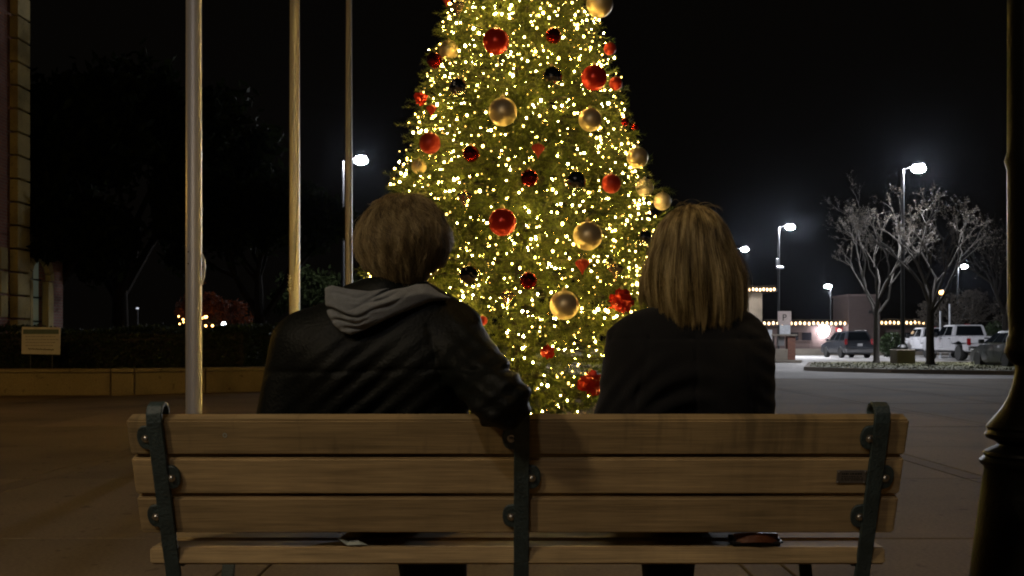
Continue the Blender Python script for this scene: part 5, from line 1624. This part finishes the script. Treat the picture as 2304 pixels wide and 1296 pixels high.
# parking pay point with its P sign
PYD = 52.0
M_PBOARD = pm('sign_pink_white', (0.40, 0.33, 0.31), 0.6)
M_PWHITE = pm('sign_white', (0.48, 0.50, 0.54), 0.55)
kb = MB(); kb.prism([(xat(1690, PYD), PYD - 1.2), (xat(1788, PYD), PYD - 1.2), (xat(1800, PYD), PYD - 0.4), (xat(1795, PYD), PYD + 1.6), (xat(1690, PYD), PYD + 1.6)], GZ, GZ + 0.13, 'z')
tag(kb.build('traffic_island', M_KERB, bevel=0.03), kind='structure')
ps = empty('pay_station', (xat(1764, PYD), PYD, GZ + 0.13)); tag(ps, 'parking pay counter with a brick pier beside the woman\'s shoulder', 'pay station')
p0 = Vector(ps.location)
def pbox(name, pxa, pxb, pya, pyb, dy, t, m, root=ps, bevel=0.01, floor=False):
    a, c = at(pxa, pya, PYD + dy), at(pxb, pyb, PYD + dy)
    z1, z0 = a.z, c.z
    if floor: z0 = GZ + 0.13
    b = MB(); b.box(((a.x + c.x) / 2 - root.location.x, dy, (z0 + z1) / 2 - root.location.z), (c.x - a.x, t, z1 - z0)); return b.build(name, m, root, bevel=bevel)
pbox('brick_pier', 1770, 1787, 757, 812, 0, 0.45, M_BRICKD, floor=True)
pbox('counter', 1736, 1769.6, 785, 812, 0.0, 0.5, M_KERB, floor=True)
pbox('roof_slab', 1732, 1790, 752, 756, 0.0, 0.7, M_KERB)
pbox('ticket_machine', 1749, 1763, 758, 778, 0.05, 0.3, M_GREYSTEEL)
pbox('side_post', 1739.5, 1742, 756.6, 784.6, 0.1, 0.1, M_DARKSTEEL)
pbox('white_panel', 1727, 1737, 742, 787, -0.3, 0.06, M_PWHITE)
pk = empty('parking_sign', (xat(1765, PYD), PYD, at(0, 752, PYD).z)); tag(pk, 'square sign with a black letter P on the pay counter', 'sign')
pb_ = pbox('board', 1750, 1780, 700, 731, -0.1, 0.06, M_PBOARD, pk)
pbox('lower_board', 1754, 1778, 731.4, 753, -0.1, 0.05, M_PWHITE, pk)
a = at(1765, 715, PYD - 0.14)
cu = bpy.data.curves.new('letter', 'FONT'); cu.body = 'P'; cu.size = 0.46; cu.extrude = 0.006; cu.align_x = 'CENTER'; cu.align_y = 'CENTER'
to = bpy.data.objects.new('letter_tmp', cu); COL.objects.link(to)
dg = bpy.context.evaluated_depsgraph_get(); me = bpy.data.meshes.new_from_object(to.evaluated_get(dg)); bpy.data.objects.remove(to)
lo = mesh_obj('letter', me, M_DARKTXT, pb_, Vector((a.x, a.y, a.z)) - Vector(pk.location)); lo.rotation_euler = (R(90), 0, 0)

# ================================================================== VEHICLES (all nose away from the viewer)
M_TYRE = pm('tyre', (0.012, 0.012, 0.012), 0.85)
M_RIM = pm('alloy', (0.55, 0.55, 0.56), 0.25, 1.0, 0.1, 10)
M_CHROME = pm('chrome', (0.7, 0.7, 0.72), 0.12, 1.0, 0.05, 10)
M_PLASTIC = pm('black_plastic', (0.015, 0.015, 0.016), 0.6)
M_CARGLASS = glass_mat('car_glass', (0.006, 0.008, 0.010))
M_TAIL = pm('tail_red', (0.30, 0.01, 0.012), 0.2, 0, 0.1, 10, coat=1.0)
M_HEADL = pm('head_lamp', (0.7, 0.7, 0.72), 0.1, 0.3)
M_PLATE = pm('licence_plate', (0.60, 0.60, 0.62), 0.5)
def paint(name, c, rough=0.28, metal=0.0): return pm(name, c, rough, metal, 0.05, 3, coat=1.0)
M_WHITEP = paint('white_car_paint', (0.66, 0.66, 0.70)); M_SLATE = paint('slate_car_paint', (0.055, 0.063, 0.078), 0.3, 0.3); M_DKGREY = paint('grey_car_paint', (0.050, 0.060, 0.066), 0.3, 0.3)

def arch(cy, r, zb, n=11, a0=0.0):
    return [(cy + r * math.cos(t), zb + r * math.sin(t)) for t in np.linspace(PI, 0, n)]
def wheel(root, x, y, r, w, side):
    we = MB(); M = Matrix.Rotation(R(90), 3, 'Y')
    we.lathe([(r * 0.62, -w / 2), (r * 0.94, -w / 2), (r, -w * 0.36), (r, w * 0.36), (r * 0.94, w / 2), (r * 0.62, w / 2)], 24, (0, 0, 0), M)
    wo = we.build('wheel', M_TYRE, root, (x, y, r), smooth='auto')
    rm = MB(); rm.lathe([(r * 0.66, side * w * 0.30), (r * 0.66, side * w * 0.46), (r * 0.58, side * w * 0.47), (r * 0.56, side * w * 0.36)], 24, (0, 0, 0), M)
    for k in range(5):
        a = 2 * PI * k / 5 + 0.3
        rm.box((side * w * 0.42, math.cos(a) * r * 0.33, math.sin(a) * r * 0.33), (w * 0.10, r * 0.56, r * 0.13), Matrix.Rotation(a, 3, 'X'))
    rm.lathe([(r * 0.14, side * w * 0.3), (r * 0.14, side * w * 0.48), (r * 0.05, side * w * 0.5)], 12, (0, 0, 0), M)
    rm.build('rim', M_RIM, wo)
    return wo
def quad_panel(name, pts, m, root, t=0.012):
    """thin pane with thickness from 4 corners (outward normal by winding)"""
    p = [Vector(q) for q in pts]; nrm = (p[1] - p[0]).cross(p[3] - p[0]).normalized()
    b = MB(); b.hexa([q - nrm * t * 0.6 for q in p], [q + nrm * t * 0.4 for q in p]); return b.build(name, m, root, bevel=0.004)
def shrink(pts, f):
    p = [Vector(q) for q in pts]; c = sum(p, Vector()) / len(p); return [c + (q - c) * f for q in p]
def vehicle(name, loc, rz, label, cat, m, L, W, clr, wb0, wb1, wr, profile, cab, group, pickup=None):
    """profile: outline of the lower body (y, z) without arches; cab: dict of the glasshouse; y = 0 is the rear bumper"""
    root = empty(name, loc, rz); tag(root, label, cat, group)
    hw = W / 2
    zb = clr
    ar = wr * 1.16
    poly = [(0.05, zb)] + arch(wb0, ar, zb + 0.02) + arch(wb1, ar, zb + 0.02) + [(L - 0.05, zb)] + profile
    b = MB(); b.prism(poly, -hw, hw, 'x'); b.build('body', m, root, bevel=0.055, seg=2, smooth='auto')
    y0, y1, y2, y3, zbelt, zroof, tum = cab['y0'], cab['y1'], cab['y2'], cab['y3'], cab['belt'], cab['roof'], cab['tum']
    bw, rw = hw - 0.03, hw - tum
    lo = [(-bw, y0, zbelt), (bw, y0, zbelt), (bw, y3, zbelt), (-bw, y3, zbelt)]
    hi = [(-rw, y1, zroof), (rw, y1, zroof), (rw, y2, zroof), (-rw, y2, zroof)]
    b = MB(); b.hexa(lo, hi); b.build('cabin', m, root, bevel=0.06, seg=2, smooth='auto')
    lo_, hi_ = [Vector(q) for q in lo], [Vector(q) for q in hi]
    def face(a, bq, c, d, f, push):
        p = shrink((a, bq, c, d), f); nrm = (p[1] - p[0]).cross(p[3] - p[0]).normalized(); return [q + nrm * push for q in p]
    quad_panel('rear_window', face(lo_[0], lo_[1], hi_[1], hi_[0], 0.80, 0.008), M_CARGLASS, root)
    quad_panel('windshield', face(lo_[2], lo_[3], hi_[3], hi_[2], 0.84, 0.008), M_CARGLASS, root)
    for s, (A, B, C_, D) in ((-1, (lo_[3], lo_[0], hi_[0], hi_[3])), (1, (lo_[1], lo_[2], hi_[2], hi_[1]))):
        nw = cab['nw']
        for i in range(nw):
            t0, t1 = 0.05 + 0.92 * i / nw, 0.05 + 0.92 * (i + 1) / nw - 0.035
            def pt(t, v): return (A.lerp(B, t)).lerp(D.lerp(C_, t), v)
            quad_panel('side_window', [q + Vector((s * 0.007, 0, 0)) for q in (pt(t0, 0.10), pt(t1, 0.10), pt(t1, 0.86), pt(t0, 0.86))], M_CARGLASS, root)
    for s in (-1, 1):
        for y in (wb0, wb1): wheel(root, s * (hw - 0.10), y, wr, 0.24 if wr < 0.4 else 0.30, s)
        zt = cab.get('tail_z', zbelt - 0.12); th = cab.get('tail_h', 0.26)
        b = MB(); b.box((s * (hw - 0.075), 0.05, zt), (0.17, 0.16, th)); b.build('tail_light', M_TAIL, root, bevel=0.02)
        b = MB(); b.box((s * (hw - 0.22), L - 0.05, zbelt - 0.28), (0.34, 0.14, 0.16)); b.build('headlight', M_HEADL, root, bevel=0.03)
        b = MB(); b.box((s * (hw + 0.11), y3 - 0.42, zbelt + 0.10), (0.20, 0.10, 0.16 if wr < 0.4 else 0.28)); b.tube([(s * (hw - 0.05), y3 - 0.40, zbelt + 0.03), (s * (hw + 0.08), y3 - 0.41, zbelt + 0.06)], 0.025, 6); b.build('mirror', cab.get('mirror_m', m), root, bevel=0.02)
        for i in range(cab['doors']):
            yh = lerp(y0, y3, 0.20 + 0.42 * i) if not pickup else y0 + 0.35 + 1.05 * i
            b = MB(); b.box((s * (hw + 0.008), yh, zbelt - 0.10), (0.03, 0.16, 0.035)); b.build('door_handle', cab.get('handle_m', m), root, bevel=0.006)
            b = MB(); b.box((s * (hw + 0.0005), yh - 0.14, (zb + zbelt) / 2 + 0.08), (0.004, 0.012, zbelt - zb - 0.35)); b.build('door_gap', M_PLASTIC, root)
    b = MB(); b.box((0, -0.03, zb + 0.17), (W * 0.96, 0.16, 0.22)); b.build('rear_bumper', cab.get('bumper_m', m), root, bevel=0.03)
    b = MB(); b.box((0, L + 0.0, zb + 0.17), (W * 0.94, 0.14, 0.24)); b.build('front_bumper', cab.get('bumper_m', m), root, bevel=0.03)
    b = MB(); b.box((cab.get('plate_x', 0), -0.118, cab.get('plate_z', zb + 0.2)), (0.32, 0.012, 0.16)); b.build('licence_plate', M_PLATE, root)
    b = MB(); b.box((0, L * 0.5, zb - 0.02), (W * 0.8, L * 0.9, 0.12)); b.build('underbody', M_PLASTIC, root)
    return root

# dark suv
Ys = 66.0
xs = xat(1934, Ys)
suv_cab = dict(y0=0.10, y1=0.42, y2=2.55, y3=3.45, belt=1.08, roof=1.74, tum=0.24, nw=3, doors=2, tail_z=1.05, tail_h=0.36, plate_z=0.86, bumper_m=M_GREYSTEEL)
suv = vehicle('parked_suv', (xs, Ys, GZ), R(2), 'dark slate suv parked between the flood light and the bare tree', 'suv', M_SLATE, 4.7, 1.88, 0.30, 0.92, 3.72, 0.36,
        [(4.66, 0.62), (4.55, 0.88), (3.55, 1.06), (0.10, 1.10), (0.02, 0.75)], suv_cab, 'vehicles in the parking lot')
b = MB()
for s in (-1, 1): b.tube([(s * 0.66, 0.5, 1.80), (s * 0.66, 2.6, 1.80)], 0.02, 6)
b.build('roof_rack', M_DARKSTEEL, suv)

# white pickups
def pickup(x, Y, label, rz=0.0, lift=0.0, s=1.0):
    wr = 0.43
    cab = dict(y0=2.02, y1=2.16, y2=3.55, y3=4.35, belt=1.34, roof=2.00, tum=0.19, nw=2, doors=2, tail_z=1.05, tail_h=0.36, plate_z=0.62, plate_x=-0.3, bumper_m=M_CHROME, handle_m=M_PLASTIC, mirror_m=M_PLASTIC)
    root = vehicle('pickup_truck', (x, Y, GZ), rz, label, 'pickup truck', M_WHITEP, 6.1, 2.03, 0.52, 1.15, 5.0, wr,
                   [(6.05, 0.80), (6.0, 1.22), (4.4, 1.34), (2.06, 1.34), (2.02, 0.98), (0.04, 0.98)], cab, 'vehicles in the parking lot', pickup=True)
    for s_ in (-1, 1):
        b = MB(); b.box((s_ * 0.965, 1.03, 1.16), (0.10, 1.98, 0.37)); b.build('bed_side', M_WHITEP, root, bevel=0.025, seg=2)
        b = MB(); b.box((s_ * 1.0, 3.1, 0.44), (0.16, 2.3, 0.05)); b.build('running_board', M_CHROME, root, bevel=0.01)
    b = MB(); b.box((0, 0.05, 1.16), (1.80, 0.09, 0.38)); tg = b.build('tailgate', M_WHITEP, root, bevel=0.02)
    b = MB(); b.box((0, -0.004, 1.24), (0.26, 0.03, 0.07)); b.build('tailgate_handle', M_PLASTIC, tg, bevel=0.01)
    b = MB(); b.box((0, 2.35, 2.02), (0.30, 0.10, 0.05)); b.build('brake_light', M_TAIL, root, bevel=0.01)
    return root
Yp = 55.0
pickup(25.5, Yp, 'big white crew cab pickup behind the dark tree trunk')
Yp2 = 66.0
pickup(28.15, Yp2, 'second white pickup, half hidden left of the big one')

# dark hatchback
Yh = 37.6
hat = vehicle('parked_hatchback', (xat(2284, Yh) + 0.88, Yh, GZ), R(-3), 'dark grey hatchback half hidden by the ornamental lamp post', 'car', M_DKGREY, 4.25, 1.76, 0.22, 0.80, 3.40, 0.325,
        [(4.22, 0.45), (4.12, 0.68), (3.30, 0.93), (0.10, 0.98), (0.0, 0.62)], dict(y0=0.10, y1=0.72, y2=2.05, y3=3.15, belt=0.96, roof=1.46, tum=0.26, nw=3, doors=2, tail_z=0.86, tail_h=0.24, plate_z=0.70), 'vehicles in the parking lot')
# thin pale posts beyond the pickup
for px, p1, lab in ((2116, 700, 'thin pale post beside the pickup windshield'), (2137, 684, 'thin pale post rising behind the pickup roof')):
    Y = 66; q = at(px, p1, Y); b = MB(); b.tube([(0, 0, 0), (0, 0, q.z - GZ)], 0.06, 8); b.lathe([(0.1, 0), (0.1, 0.12), (0.07, 0.14)], 10)
    tag(b.build('marker_post', M_PWHITE, None, (q.x, Y, GZ)), lab, 'post')

# ================================================================== LENS BLOOM AS A THIN AIR VOLUME
hz = MB(); hz.box((0, 65, 6.5), (150, 160, 16.0))  # added air volume, stands in for lens bloom round the lamps
ho = hz.build('bloom_haze', None); tag(ho, 'thin air volume added to glow round the lamps like lens bloom', 'bloom_haze', kind='stuff')
hm = bpy.data.materials.new('bloom_air'); hm.use_nodes = True; hm.node_tree.nodes.clear()
hv = hm.node_tree.nodes.new('ShaderNodeVolumePrincipled'); hou = hm.node_tree.nodes.new('ShaderNodeOutputMaterial')
hv.inputs['Color'].default_value = (0.75, 0.84, 1.0, 1); hv.inputs['Density'].default_value = 0.00003; hv.inputs['Anisotropy'].default_value = 0.95
hm.node_tree.links.new(hv.outputs[0], hou.inputs['Volume'])
ho.data.materials.append(hm)
